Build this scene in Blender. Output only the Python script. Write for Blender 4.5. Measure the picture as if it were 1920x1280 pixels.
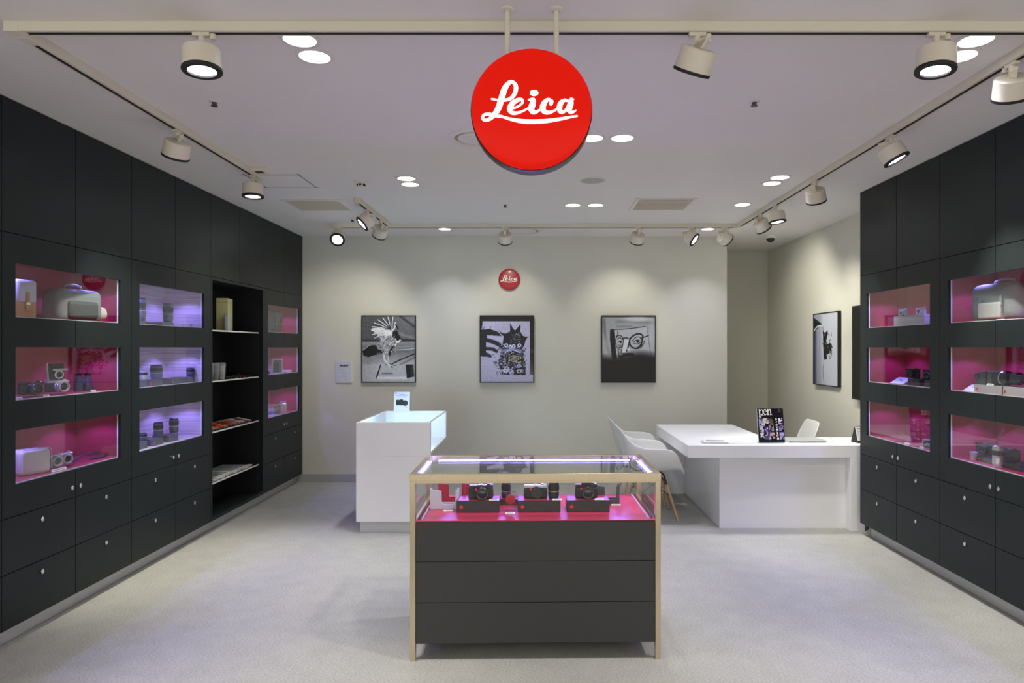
import bpy, bmesh, math, random
import numpy as np
from mathutils import Vector, Matrix, Euler

random.seed(7)
for o in list(bpy.data.objects): bpy.data.objects.remove(o, do_unlink=True)
S = bpy.context.scene
C = S.collection
PI = math.pi

# ---------------------------------------------------------------- camera, world, exposure
CAM_H, H, F = 1.55, 2.84, 1280.0           # eye height, ceiling height, focal length in pixels of 1920x1280
cam = bpy.data.cameras.new('camera'); cam.sensor_width = 36; cam.lens = 36*F/1920
cam.shift_x = -50/1920; cam.shift_y = 12/1920; cam.clip_start = .05
co = bpy.data.objects.new('camera', cam); C.objects.link(co)
co.location = (0, 0, CAM_H); co.rotation_euler = (PI/2, 0, 0)
S.camera = co
W = bpy.data.worlds.new('world'); S.world = W; W.use_nodes = True
W.node_tree.nodes['Background'].inputs[0].default_value = (1.0, .95, .88, 1)
W.node_tree.nodes['Background'].inputs[1].default_value = 1.05       # even light of the mall concourse
S.view_settings.view_transform = 'Standard'; S.view_settings.look = 'None'
S.view_settings.gamma = 1; S.view_settings.use_curve_mapping = False
S.view_settings.exposure = 0.28
DOWN_W, SPOT_W, LED_W, STRIP_E = 3.2, 30.0, 6.5, 130.0
C_DOWN, C_SPOT, C_LED = (.88, .89, 1.0), (1.0, .96, .82), (.27, .22, 1.0)

# ---------------------------------------------------------------- materials
def mat(name, col, rough=.5, metal=0, noise=0, nscale=40, bump=0, bscale=200, coat=0, spec=.5, emit=None, es=0, stretch=None):
    m = bpy.data.materials.new(name); m.use_nodes = True
    nt = m.node_tree; b = nt.nodes['Principled BSDF']
    b.inputs['Base Color'].default_value = (*col, 1); b.inputs['Roughness'].default_value = rough
    b.inputs['Metallic'].default_value = metal; b.inputs['Coat Weight'].default_value = coat
    b.inputs['Coat Roughness'].default_value = .04
    b.inputs['Specular IOR Level'].default_value = spec
    tc = nt.nodes.new('ShaderNodeTexCoord'); mp = nt.nodes.new('ShaderNodeMapping')
    nt.links.new(tc.outputs['Object'], mp.inputs['Vector'])
    if stretch: mp.inputs['Scale'].default_value = stretch
    if noise:
        n = nt.nodes.new('ShaderNodeTexNoise'); n.inputs['Scale'].default_value = nscale; n.inputs['Detail'].default_value = 6
        r = nt.nodes.new('ShaderNodeValToRGB')
        r.color_ramp.elements[0].position = .3; r.color_ramp.elements[1].position = .7
        r.color_ramp.elements[0].color = (*[c*(1-noise) for c in col], 1); r.color_ramp.elements[1].color = (*[min(1, c*(1+noise)) for c in col], 1)
        nt.links.new(mp.outputs[0], n.inputs['Vector']); nt.links.new(n.outputs['Fac'], r.inputs[0]); nt.links.new(r.outputs[0], b.inputs['Base Color'])
    if bump:
        n2 = nt.nodes.new('ShaderNodeTexNoise'); n2.inputs['Scale'].default_value = bscale; n2.inputs['Detail'].default_value = 3
        bp = nt.nodes.new('ShaderNodeBump'); bp.inputs['Strength'].default_value = bump; bp.inputs['Distance'].default_value = .004
        nt.links.new(mp.outputs[0], n2.inputs['Vector']); nt.links.new(n2.outputs['Fac'], bp.inputs['Height']); nt.links.new(bp.outputs[0], b.inputs['Normal'])
    if emit:
        b.inputs['Emission Color'].default_value = (*emit, 1); b.inputs['Emission Strength'].default_value = es
    return m

def glass(name, tint=(.96, .98, .98), ior=1.5, graze=1.0):
    m = bpy.data.materials.new(name); m.use_nodes = True; nt = m.node_tree
    for n in list(nt.nodes):
        if n.type != 'OUTPUT_MATERIAL': nt.nodes.remove(n)
    t = nt.nodes.new('ShaderNodeBsdfTransparent'); t.inputs[0].default_value = (*tint, 1)
    g = nt.nodes.new('ShaderNodeBsdfGlossy'); g.inputs['Roughness'].default_value = .0
    lw = nt.nodes.new('ShaderNodeLayerWeight'); lw.inputs[0].default_value = .5
    pw = nt.nodes.new('ShaderNodeMath'); pw.operation = 'POWER'; pw.inputs[1].default_value = 5.0
    f = nt.nodes.new('ShaderNodeMath'); f.operation = 'MULTIPLY_ADD'; f0 = ((ior-1)/(ior+1))**2     # Schlick reflectance of a pane, same from both sides
    f.inputs[1].default_value = (1-f0)*graze; f.inputs[2].default_value = f0
    nt.links.new(lw.outputs['Facing'], pw.inputs[0]); nt.links.new(pw.outputs[0], f.inputs[0])
    x = nt.nodes.new('ShaderNodeMixShader')
    nt.links.new(f.outputs[0], x.inputs[0]); nt.links.new(t.outputs[0], x.inputs[1]); nt.links.new(g.outputs[0], x.inputs[2])
    nt.links.new(x.outputs[0], nt.nodes['Material Output'].inputs[0])
    return m

def print_mat(name, rough=.45):
    m = bpy.data.materials.new(name); m.use_nodes = True; nt = m.node_tree
    b = nt.nodes['Principled BSDF']; b.inputs['Roughness'].default_value = rough
    a = nt.nodes.new('ShaderNodeVertexColor'); a.layer_name = 'ink'
    nt.links.new(a.outputs[0], b.inputs['Base Color'])
    return m

def floor_mat():
    m = mat('carpet', (.50, .495, .455), .95, noise=.05, nscale=7, spec=.1)
    nt = m.node_tree; b = nt.nodes['Principled BSDF']
    tc = nt.nodes.new('ShaderNodeTexCoord'); mp = nt.nodes.new('ShaderNodeMapping'); mp.inputs['Scale'].default_value = (1, 2.6, 1)
    n = nt.nodes.new('ShaderNodeTexNoise'); n.inputs['Scale'].default_value = 82; n.inputs['Detail'].default_value = 5; n.inputs['Roughness'].default_value = .7
    r = nt.nodes.new('ShaderNodeValToRGB'); r.color_ramp.elements[0].position = .28; r.color_ramp.elements[0].color = (.42, .42, .42, 1)
    r.color_ramp.elements[1].position = .62; r.color_ramp.elements[1].color = (1, 1, 1, 1)
    x = nt.nodes.new('ShaderNodeMix'); x.data_type = 'RGBA'; x.blend_type = 'MULTIPLY'; x.inputs[0].default_value = .85
    old = b.inputs['Base Color'].links[0].from_socket
    nt.links.new(tc.outputs['Object'], mp.inputs[0]); nt.links.new(mp.outputs[0], n.inputs['Vector']); nt.links.new(n.outputs['Fac'], r.inputs[0])
    nt.links.new(old, x.inputs[6]); nt.links.new(r.outputs[0], x.inputs[7]); nt.links.new(x.outputs[2], b.inputs['Base Color'])
    bp = nt.nodes.new('ShaderNodeBump'); bp.inputs['Strength'].default_value = .5; bp.inputs['Distance'].default_value = .004
    nt.links.new(n.outputs['Fac'], bp.inputs['Height']); nt.links.new(bp.outputs[0], b.inputs['Normal'])
    return m

def wood_mat(name, a, bcol, scale=(1, .6, 60)):
    m = mat(name, a, .5); nt = m.node_tree; b = nt.nodes['Principled BSDF']
    tc = nt.nodes.new('ShaderNodeTexCoord'); mp = nt.nodes.new('ShaderNodeMapping'); mp.inputs['Scale'].default_value = scale
    n = nt.nodes.new('ShaderNodeTexNoise'); n.inputs['Scale'].default_value = 1.6; n.inputs['Detail'].default_value = 5
    r = nt.nodes.new('ShaderNodeValToRGB'); r.color_ramp.elements[0].position = .38; r.color_ramp.elements[0].color = (*bcol, 1)
    r.color_ramp.elements[1].position = .58; r.color_ramp.elements[1].color = (*a, 1)
    nt.links.new(tc.outputs['Object'], mp.inputs[0]); nt.links.new(mp.outputs[0], n.inputs['Vector'])
    nt.links.new(n.outputs['Fac'], r.inputs[0]); nt.links.new(r.outputs[0], b.inputs['Base Color'])
    return m

M = dict(
    wall=mat('wall paint', (.66, .65, .57), .85, noise=.015, nscale=3, bump=.08, bscale=300),
    alcove=mat('alcove paint', (.66, .65, .57), .85, noise=.015, nscale=3),
    ceil=mat('ceiling paint', (.80, .775, .75), .9, noise=.012, nscale=2),
    floor=floor_mat(),
    base=mat('grey baseboard', (.40, .41, .42), .45),
    cab=mat('charcoal laminate', (.0125, .018, .020), .42, noise=.10, nscale=60, stretch=(1, 1, .15), spec=.25),
    carc=mat('cabinet carcass black', (.010, .011, .011), .6),
    black=mat('matt black', (.008, .008, .009), .55),
    blackg=mat('satin black', (.012, .012, .016), .25, spec=.6),
    plinth=mat('brushed plinth', (.58, .60, .62), .42, metal=.15),
    red=mat('red display lining', (.40, .026, .060), .33),
    deck=mat('red display deck', (.60, .035, .10), .3), groove=mat('groove shade tan', (.34, .30, .23), .7),
    woodl=wood_mat('pale wood lining', (.66, .58, .55), (.45, .37, .37)),
    trimw=mat('pale edge trim', (.80, .80, .78), .4),
    glass=glass('cabinet glass', ior=1.62), glassc=glass('showcase glass', (.97, .985, .98), 1.42), glassar=glass('anti-reflective counter glass', (.98, .99, 1.0), 1.3, .25), acryl=glass('acrylic', (.93, .95, .97), 1.45),
    chrome=mat('chrome', (.75, .75, .72), .18, metal=1),
    silver=mat('silver camera metal', (.62, .62, .64), .32, metal=.6),
    brass=mat('champagne steel', (.74, .62, .44), .27, metal=1.0, noise=.05, nscale=14, stretch=(30, 1, 1)),
    scpanel=mat('showcase panel', (.030, .031, .031), .5, noise=.04, nscale=30),
    white=mat('white laminate', (.86, .86, .88), .28, spec=.4),
    whitep=mat('white plastic', (.76, .76, .74), .38),
    lampw=mat('cream white lamp enamel', (.74, .69, .58), .42),
    trackw=mat('cream white track', (.72, .68, .57), .5),
    trims=mat('white trim', (.74, .72, .68), .5),
    grille=mat('vent slat', (.60, .54, .44), .6),
    dark=mat('dark slot', (.012, .011, .010), .7),
    lens_on=mat('lit lamp lens', (1, 1, 1), .4, emit=(.96, .97, 1), es=9),
    disc_on=mat('lit downlight disc', (1, 1, 1), .4, emit=(1, .99, .98), es=5),
    led=mat('led strip', (1, 1, 1), .4, emit=(.24, .18, 1.0), es=STRIP_E),
    leds=mat('side led strip', (1, 1, 1), .4, emit=(.30, .26, 1.0), es=22),
    well_fill=mat('counter well fill', (1, 1, 1), .4, emit=(.55, .82, 1.0), es=13),
    ledp=mat('led puck', (1, 1, 1), .4, emit=(.60, .50, 1.0), es=5),
    signred=mat('backlit red acrylic', (.50, .004, .001), .28, coat=0, spec=.15, emit=(.78, .010, .002), es=.46),
    signwhite=mat('backlit white letters', (.9, .9, .9), .2, coat=.3, emit=(.92, .97, 1.0), es=1.3),
    wred=mat('glossy red enamel', (.40, .006, .016), .35, coat=.12),
    wwhite=mat('white letter', (.85, .84, .80), .4),
    rim=mat('dark steel rim', (.11, .11, .11), .35, metal=.7),
    paper=mat('white paper', (.80, .80, .83), .7),
    grey=mat('light grey', (.45, .46, .46), .5),
    bagg=mat('grey fabric', (.22, .24, .26), .85, bump=.3, bscale=400),
    bagd=mat('dark bag leather', (.07, .075, .08), .55, bump=.2, bscale=300),
    beige=mat('beige leather', (.56, .52, .44), .6, bump=.15, bscale=300),
    tan=mat('tan leather', (.50, .27, .10), .6, bump=.15, bscale=250),
    lav=mat('pale grey leather', (.55, .55, .62), .5),
    reddot=mat('red dot', (.72, .03, .04), .3),
    redl=mat('red leather', (.40, .008, .03), .45),
    lglass=mat('dark lens glass', (.004, .004, .02), .04, coat=1),
    box=mat('dark box card', (.03, .03, .035), .4),
    bluebox=mat('blue grey lens', (.09, .10, .15), .35),
    yellow=mat('pale yellow box', (.62, .60, .30), .6),
    orange=mat('orange cord', (.62, .16, .03), .6),
    redc=mat('red cord', (.55, .03, .02), .6), greyc=mat('grey cord', (.40, .38, .36), .6),
    ash=wood_mat('ash dowel', (.62, .40, .22), (.50, .30, .15), (40, 40, 2)),
    wire=mat('black wire', (.012, .012, .012), .4),
    alum=mat('aluminium', (.66, .68, .68), .3, metal=.5),
    ink=print_mat('photo print'), inkg=print_mat('glossy cover print', .25),
    tv=mat('black screen', (.008, .008, .008), .2, spec=.5),
)

# ---------------------------------------------------------------- geometry helpers
def B(): return bmesh.new()
def box(bm, x0, x1, y0, y1, z0, z1, mt=None):
    r = bmesh.ops.create_cube(bm, size=1)
    m = Matrix.Translation(((x0+x1)/2, (y0+y1)/2, (z0+z1)/2)) @ Matrix.Diagonal((abs(x1-x0), abs(y1-y0), abs(z1-z0), 1))
    if mt is not None: m = mt @ m
    bmesh.ops.transform(bm, matrix=m, verts=r['verts']); return bm
def zto(d):
    return Vector((0, 0, 1)).rotation_difference(Vector(d).normalized()).to_matrix().to_4x4()
def cyl(bm, p0, p1, r, r2=None, seg=24, caps=True):
    p0 = Vector(p0); p1 = Vector(p1); d = p1-p0
    q = bmesh.ops.create_cone(bm, cap_ends=caps, segments=seg, radius1=r, radius2=r if r2 is None else r2, depth=d.length)
    bmesh.ops.transform(bm, matrix=Matrix.Translation((p0+p1)/2) @ zto(d), verts=q['verts']); return bm
def lathe(bm, prof, seg=32, mt=None, a0=0, a1=2*PI):
    full = abs(a1-a0-2*PI) < 1e-6; n = seg if full else seg+1; rings = []
    for r, z in prof:
        if r < 1e-6: rings.append([bm.verts.new((0, 0, z))]); continue
        rings.append([bm.verts.new((r*math.cos(a0+(a1-a0)*i/seg), r*math.sin(a0+(a1-a0)*i/seg), z)) for i in range(n)])
    for a, b in zip(rings, rings[1:]):
        for i in range(n if full else n-1):
            j = (i+1) % n
            if len(a) == 1 and len(b) == 1: continue
            if len(a) == 1: bm.faces.new((a[0], b[j], b[i]))
            elif len(b) == 1: bm.faces.new((a[i], a[j], b[0]))
            else: bm.faces.new((a[i], a[j], b[j], b[i]))
    if mt is not None: bmesh.ops.transform(bm, matrix=mt, verts=[v for r in rings for v in r])
    return bm
def tube(bm, pts, r, seg=8, r1=None):
    pts = [Vector(p) for p in pts]; rings = []; up = Vector((0, 0, 1)); n = len(pts)
    for i, p in enumerate(pts):
        t = (pts[min(i+1, n-1)]-pts[max(i-1, 0)]).normalized()
        u = t.cross(up)
        if u.length < 1e-3: u = t.cross(Vector((1, 0, 0)))
        u.normalize(); v = t.cross(u); rr = r if r1 is None else r+(r1-r)*i/(n-1)
        rings.append([bm.verts.new(p+u*rr*math.cos(2*PI*k/seg)+v*rr*math.sin(2*PI*k/seg)) for k in range(seg)])
    for a, b in zip(rings, rings[1:]):
        for k in range(seg): bm.faces.new((a[k], a[(k+1) % seg], b[(k+1) % seg], b[k]))
    bm.faces.new(rings[0][::-1]); bm.faces.new(rings[-1]); return bm
def prism(bm, poly, y0, y1, mt=None):
    """poly in (x, z), extruded from y0 to y1"""
    a = [bm.verts.new((x, y0, z)) for x, z in poly]; b = [bm.verts.new((x, y1, z)) for x, z in poly]; n = len(poly)
    bm.faces.new(a); bm.faces.new(b[::-1])
    for i in range(n): bm.faces.new((a[i], b[i], b[(i+1) % n], a[(i+1) % n]))
    if mt is not None: bmesh.ops.transform(bm, matrix=mt, verts=a+b)
    return bm
def catmull(pts, n=8):
    P = [pts[0]]+list(pts)+[pts[-1]]; out = []
    for i in range(1, len(P)-2):
        p0, p1, p2, p3 = [np.array(P[k], float) for k in (i-1, i, i+1, i+2)]
        for k in range(n):
            t = k/n; out.append(.5*((2*p1)+(-p0+p2)*t+(2*p0-5*p1+4*p2-p3)*t*t+(-p0+3*p1-3*p2+p3)*t**3))
    out.append(np.array(P[-2], float)); return out
def stroke(bm, pts, fy, n=8):
    """flat ribbon in the xz plane; pts (x, z, width); fy(x, z) gives the y of the surface it lies on"""
    Q = catmull(pts, n); L = []; m = len(Q)
    for i, q in enumerate(Q):
        t = Q[min(i+1, m-1)][:2]-Q[max(i-1, 0)][:2]; t = t/(np.linalg.norm(t)+1e-9); w = q[2]/2
        a = (q[0]-t[1]*w, q[1]+t[0]*w); b = (q[0]+t[1]*w, q[1]-t[0]*w)
        L.append((bm.verts.new((a[0], fy(*a), a[1])), bm.verts.new((b[0], fy(*b), b[1]))))
    for (a, b), (c, d) in zip(L, L[1:]): bm.faces.new((a, b, d, c))
    for q in (Q[0], Q[-1]): disc(bm, q[0], q[1], q[2]/2, q[2]/2, fy, 14)
def disc(bm, x, z, rx, rz, fy, seg=24):
    c = bm.verts.new((x, fy(x, z), z)); v = []
    for k in range(seg):
        a = 2*PI*k/seg; xx, zz = x+rx*math.cos(a), z+rz*math.sin(a); v.append(bm.verts.new((xx, fy(xx, zz), zz)))
    for k in range(seg): bm.faces.new((c, v[k], v[(k+1) % seg]))

def obj(name, bm, m, parent=None, bevel=0, smooth=False, seg=2, loc=None, rot=None):
    if isinstance(bm, bpy.types.Mesh): me = bm
    else:
        bmesh.ops.recalc_face_normals(bm, faces=bm.faces)
        me = bpy.data.meshes.new(name); bm.to_mesh(me); bm.free()
    if not me.materials: me.materials.append(M[m] if isinstance(m, str) else m)
    if smooth:
        me.polygons.foreach_set('use_smooth', [True]*len(me.polygons))
        try: me.set_sharp_from_angle(angle=math.radians(38))
        except Exception: pass
    o = bpy.data.objects.new(name, me); C.objects.link(o)
    if parent is not None: o.parent = parent
    if loc is not None: o.location = loc
    if rot is not None: o.rotation_euler = rot
    if bevel:
        b = o.modifiers.new('bevel', 'BEVEL'); b.width = bevel; b.segments = seg; b.limit_method = 'ANGLE'; b.angle_limit = math.radians(40)
    return o
def tag(o, label, cat, group=None):
    o['label'] = label; o['category'] = cat
    if group: o['group'] = group
    return o
def thing(name, label, cat, loc=(0, 0, 0), rz=0, group=None):
    o = bpy.data.objects.new(name, None); C.objects.link(o); o.location = loc; o.rotation_euler = (0, 0, rz); o.empty_display_size = .05
    return tag(o, label, cat, group)
def struct(name, bm, m, parent=None, **k):
    o = obj(name, bm, m, parent, **k); o['kind'] = 'structure'; return o
def copy_tree(o, parent=None):
    c = o.copy(); C.objects.link(c); c.parent = parent
    for ch in list(o.children): copy_tree(ch, c)
    return c
def lamp(name, kind, parent, loc, energy, col, aim=None, **k):
    l = bpy.data.lights.new(name, kind); l.energy = energy; l.color = col
    for a, v in k.items(): setattr(l, a, v)
    o = bpy.data.objects.new(name, l); C.objects.link(o); o.parent = parent; o.location = loc
    if aim is not None: o.rotation_euler = Vector((0, 0, -1)).rotation_difference(Vector(aim).normalized()).to_euler()
    return o

# ---------------------------------------------------------------- flat prints: drawn on a fine grid of inked points
class Art:
    def __init__(s, w, h, bg, x0, y0, x1, y1):
        s.w, s.h = w, h; s.a = np.zeros((h, w, 3)); s.a[:] = bg
        s.X, s.Y = np.meshgrid(np.linspace(x0, x1, w), np.linspace(y0, y1, h)); s.px = (x1-x0)/(w-1)
        s.rng = np.random.default_rng(5)
    def mix(s, m, c): s.a = s.a*(1-m[..., None])+np.array(c)*m[..., None]; return s
    def poly(s, pts, c, op=1):
        ins = np.zeros(s.X.shape, bool); n = len(pts); dm = np.full(s.X.shape, 1e9)
        for i in range(n):
            (xa, ya), (xb, yb) = pts[i], pts[(i+1) % n]
            cond = ((ya > s.Y) != (yb > s.Y)) & (s.X < (xb-xa)*(s.Y-ya)/((yb-ya) if yb != ya else 1e-9)+xa); ins ^= cond
        return s.mix(ins.astype(float)*op, c)
    def line(s, pts, w, c, op=1, soft=1.0, smooth=True):
        Q = catmull([(p[0], p[1], p[2] if len(p) > 2 else w) for p in pts], 5) if smooth and len(pts) > 2 else [np.array((p[0], p[1], p[2] if len(p) > 2 else w), float) for p in pts]
        m = np.zeros(s.X.shape)
        for a, b in zip(Q, Q[1:]):
            d = b[:2]-a[:2]; L = (d@d)+1e-9; t = np.clip(((s.X-a[0])*d[0]+(s.Y-a[1])*d[1])/L, 0, 1)
            D = np.hypot(s.X-a[0]-t*d[0], s.Y-a[1]-t*d[1]); ww = (a[2]+(b[2]-a[2])*t)/2
            m = np.maximum(m, np.clip((ww-D)/(s.px*soft)+.5, 0, 1))
        return s.mix(m*op, c)
    def ell(s, x, y, rx, ry, c, op=1, soft=None, rot=0):
        ca, sa = math.cos(rot), math.sin(rot); u = ((s.X-x)*ca+(s.Y-y)*sa)/rx; v = (-(s.X-x)*sa+(s.Y-y)*ca)/ry
        D = np.hypot(u, v); k = soft if soft else s.px/min(rx, ry)
        return s.mix(np.clip((1-D)/k+.5, 0, 1)*op, c)
    def ring(s, x, y, rx, ry, w, c, op=1):
        D = np.hypot((s.X-x)/rx, (s.Y-y)/ry); return s.mix(np.clip((w/2/min(rx, ry)-abs(D-1))/(s.px/min(rx, ry))+.5, 0, 1)*op, c)
    def grad(s, f, c, op=1): return s.mix(np.clip(f(s.X, s.Y), 0, 1)*op, c)
    def rect(s, x0, y0, x1, y1, c, op=1): return s.mix(((s.X >= x0) & (s.X <= x1) & (s.Y >= y0) & (s.Y <= y1)).astype(float)*op, c)
    def noise(s, n, amp, region=None):
        g = s.rng.normal(size=(max(2, s.h//n)+2, max(2, s.w//n)+2)); yy = np.linspace(0, g.shape[0]-1.01, s.h); xx = np.linspace(0, g.shape[1]-1.01, s.w)
        i = yy.astype(int)[:, None]; j = xx.astype(int)[None, :]; fy = (yy % 1)[:, None]; fx = (xx % 1)[None, :]
        v = g[i, j]*(1-fy)*(1-fx)+g[i+1, j]*fy*(1-fx)+g[i, j+1]*(1-fy)*fx+g[i+1, j+1]*fy*fx
        if region is not None: v = v*region(s.X, s.Y)
        s.a = np.clip(s.a+(v*amp)[..., None], 0, 1); return s
    def mesh(s, name, W_, H_, m):
        """grid W_ x H_ metres in the xz plane, centred, facing -y; shades are display values"""
        w, h = s.w, s.h; xs = np.linspace(-W_/2, W_/2, w); zs = np.linspace(H_/2, -H_/2, h)
        v = np.zeros((h, w, 3)); v[..., 0] = xs[None, :]; v[..., 2] = zs[:, None]
        idx = np.arange(w*h).reshape(h, w); f = np.stack([idx[1:, :-1], idx[1:, 1:], idx[:-1, 1:], idx[:-1, :-1]], -1).reshape(-1, 4)
        me = bpy.data.meshes.new(name); me.from_pydata(v.reshape(-1, 3).tolist(), [], f.tolist())
        at = me.color_attributes.new('ink', 'FLOAT_COLOR', 'POINT'); a = np.clip(s.a, 0, 1)
        lin = np.where(a <= .04045, a/12.92, ((a+.055)/1.055)**2.4)
        at.data.foreach_set('color', np.concatenate([lin, np.ones((h, w, 1))], -1).astype(np.float32).ravel())
        me.materials.append(M[m]); return me

def text_mesh(name, body, size, m, extrude=0, align='CENTER', shear=0, bold=0):
    cu = bpy.data.curves.new(name, 'FONT'); cu.body = body; cu.size = size; cu.extrude = extrude; cu.align_x = align; cu.align_y = 'CENTER'; cu.shear = shear; cu.offset = bold
    cu.resolution_u = 3
    t = bpy.data.objects.new(name, cu); C.objects.link(t)
    me = bpy.data.meshes.new_from_object(t.evaluated_get(bpy.context.evaluated_depsgraph_get()))
    bpy.data.objects.remove(t); me.transform(Matrix.Rotation(PI/2, 4, 'X')); me.materials.clear(); me.materials.append(M[m]); return me

# "Leica" script lettering, unit radius of the round sign
def leica(bm, R, fy):
    k = R/480.0
    T = lambda pts: [((x-668)*k, (622-y)*k, w*k*.92) for x, y, w in pts]
    for pts in (
        [(356, 560, 17), (400, 570, 20), (450, 574, 24), (505, 560, 30), (540, 515, 36), (545, 460, 36), (520, 430, 30), (490, 436, 38), (458, 480, 50), (435, 550, 52), (412, 625, 52), (385, 672, 46), (345, 712, 34), (305, 726, 26), (280, 706, 24), (296, 682, 26), (335, 678, 24), (380, 694, 24), (430, 700, 24)],
        [(415, 694, 18), (500, 722, 26), (590, 740, 36), (680, 744, 38), (790, 738, 34), (900, 720, 27), (970, 704, 21), (1030, 692, 15)],
        [(520, 640, 16), (560, 626, 18), (598, 596, 20), (592, 572, 28), (560, 574, 34), (520, 600, 44), (498, 640, 48), (515, 672, 36), (555, 676, 26), (600, 662, 18), (645, 638, 14)],
        [(648, 572, 16), (682, 572, 36), (680, 600, 50), (668, 640, 52), (680, 668, 40), (705, 670, 26), (745, 644, 15)],
        [(822, 602, 34), (828, 580, 26), (800, 570, 28), (772, 595, 44), (758, 635, 50), (772, 666, 40), (810, 672, 28), (850, 656, 18), (885, 632, 14)],
        [(965, 578, 20), (930, 572, 28), (900, 598, 42), (890, 640, 46), (906, 668, 32), (938, 652, 22), (958, 615, 20)],
        [(1000, 562, 14), (985, 564, 34), (978, 600, 50), (966, 640, 50), (978, 664, 34), (1000, 662, 20), (1020, 648, 12)],
    ): stroke(bm, T(pts), fy)
    disc(bm, (690-668)*k, (622-518)*k, 34*k, 25*k, fy)

# ---------------------------------------------------------------- the room
LX, RX, D_B, D_A, RW = -2.75, 2.69, 7.904, 9.12, 3.06     # cabinet faces, back wall, alcove back, right wall
struct('floor', box(B(), -6, 6, -3, 9.3, -.06, 0), 'floor')
struct('ceiling', box(B(), -6, 6, -.6, 9.3, H, H+.08), 'ceil')
struct('wall_back', box(B(), -3.2, 2.18, D_B, 9.3, 0, H), 'wall')
struct('wall_alcove', box(B(), 2.18, 3.2, D_A, 9.3, 0, H), 'alcove')
struct('wall_right', box(B(), RW, 3.2, 2.2, D_A, 0, H), 'wall')
struct('wall_left', box(B(), -3.25, -3.13, 2.2, D_B, 0, H), 'wall')
struct('baseboard_back', box(B(), -2.81, 2.18, D_B-.012, D_B, 0, .092), 'base', bevel=.002)
struct('baseboard_right', box(B(), RW-.012, RW, 5.8, D_A, 0, .092), 'base', bevel=.002)

# ---------------------------------------------------------------- ceiling fittings
def P(x, y):                                  # photo pixel -> point on the ceiling
    d = F*(H-CAM_H)/(652-y); return (x-1010)*d/F, d
def downlight(x, y, label, group=None, r=.066):
    X, Y = P(x, y)
    t = thing('recessed_downlight', label, 'downlight', (X, Y, H), 0, group)
    obj('trim_ring', lathe(B(), [(r*1.28, 0), (r*1.28, -.003), (r*1.02, -.006), (r, -.004), (r, 0)], 40), 'trims', t, smooth=True)
    obj('light_disc', lathe(B(), [(r*1.01, -.0005), (r*1.0, -.0022), (0, -.0022)], 40), 'disc_on', t)
    lamp('downlight_lamp', 'AREA', t, (0, 0, -.008), DOWN_W, C_DOWN, shape='DISK', size=r*1.9, spread=math.radians(95))
    return t
for x, y, l, g in (
    (562, 73, 'bright round recessed downlight close behind the front track, cream spotlight to one side', 'front pair beside cream spotlight'),
    (590, 105, 'bright round recessed downlight, the inner one of the pair behind the front track', None),
    (1830, 74, 'bright round recessed downlight tucked against the front track near the right-hand corner of the tracks', None),
    (1800, 104, 'round recessed downlight half hidden behind the lit cream spotlight of the front track', None),
    (1110, 258, 'round recessed downlight partly covered by the edge of the hanging red sign', None),
    (1167, 258, 'round recessed downlight just clear of the hanging red sign', None),
    (762, 334, 'round recessed downlight of a close pair near the smoke detector, farther from the back wall', None),
    (769, 345, 'round recessed downlight of a close pair near the smoke detector, nearer the back wall', None),
    (1462, 332, 'round recessed downlight of a close pair beside the long right track, farther from back wall', None),
    (1447, 343, 'round recessed downlight of a close pair beside the long right track, nearer back wall', None),
    (1074, 384, 'round recessed downlight of a small pair ahead of the back track, far from the vent', None),
    (1117, 384, 'round recessed downlight of a small pair ahead of the back track, near the slatted vent', None),
    (1392, 383, 'bright single recessed downlight between slatted vent and right track', None),
    (834, 429, 'small recessed downlight behind the back track above the rooster photograph', None),
    (1327, 429, 'small recessed downlight behind the back track above the wall end', None)):
    downlight(x, y, l)

def ring(x, y, r, name, label, cat):
    X, Y = P(x, y); t = thing(name, label, cat, (X, Y, H))
    obj('outer_ring', lathe(B(), [(r, 0), (r, -.006), (r*.86, -.012), (r*.80, -.010), (r*.78, 0)], 48), 'trims', t, smooth=True)
    obj('shadow_groove', lathe(B(), [(r*.79, -.001), (r*.66, -.002)], 48), 'groove', t)  # darker tan puts the shading of the recess into the colour
    obj('centre_plate', lathe(B(), [(r*.67, 0), (r*.67, -.008), (0, -.010)], 48), 'trims', t, smooth=True)
ring(893, 258, .17, 'air_diffuser', 'white round ceiling air diffuser half hidden behind the hanging red sign', 'air diffuser')
ring(979, 432, .235, 'air_diffuser', 'white round ceiling air diffuser between the back track and back wall', 'air diffuser')
X, Y = P(1111, 338)
t = thing('ceiling_speaker', 'flat grey round speaker grille flush in the ceiling', 'speaker', (X, Y, H))
obj('grille_disc', lathe(B(), [(.092, 0), (.092, -.003), (0, -.003)], 40), 'grey', t)
obj('rim_ring', lathe(B(), [(.102, 0), (.102, -.003), (.092, -.004), (.092, 0)], 40), 'trims', t)
for x, y, l in ((402, 190, 'small dark sprinkler head in white ring beside the left track'), (1414, 190, 'small dark sprinkler head in open ceiling beside right track'),
                (947, 383, 'tiny pale sprinkler head near the middle of the back track'), (661, 411, 'tiny dark sprinkler head beside the short left track')):
    X, Y = P(x, y); t = thing('sprinkler', l, 'sprinkler', (X, Y, H))
    obj('escutcheon', lathe(B(), [(.030, 0), (.030, -.002), (.014, -.007), (.014, 0)], 24), 'trims', t, smooth=True)
    obj('nozzle', lathe(B(), [(.012, -.002), (.012, -.022), (.017, -.023), (.017, -.026), (0, -.027)], 20), 'rim', t, smooth=True)
X, Y = P(677, 341)
t = thing('smoke_detector', 'white round smoke detector with dark slots near the paired downlights', 'smoke detector', (X, Y, H))
obj('base', lathe(B(), [(.064, 0), (.064, -.006), (.045, -.012), (0, -.012)], 32), 'trims', t, smooth=True)
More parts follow.
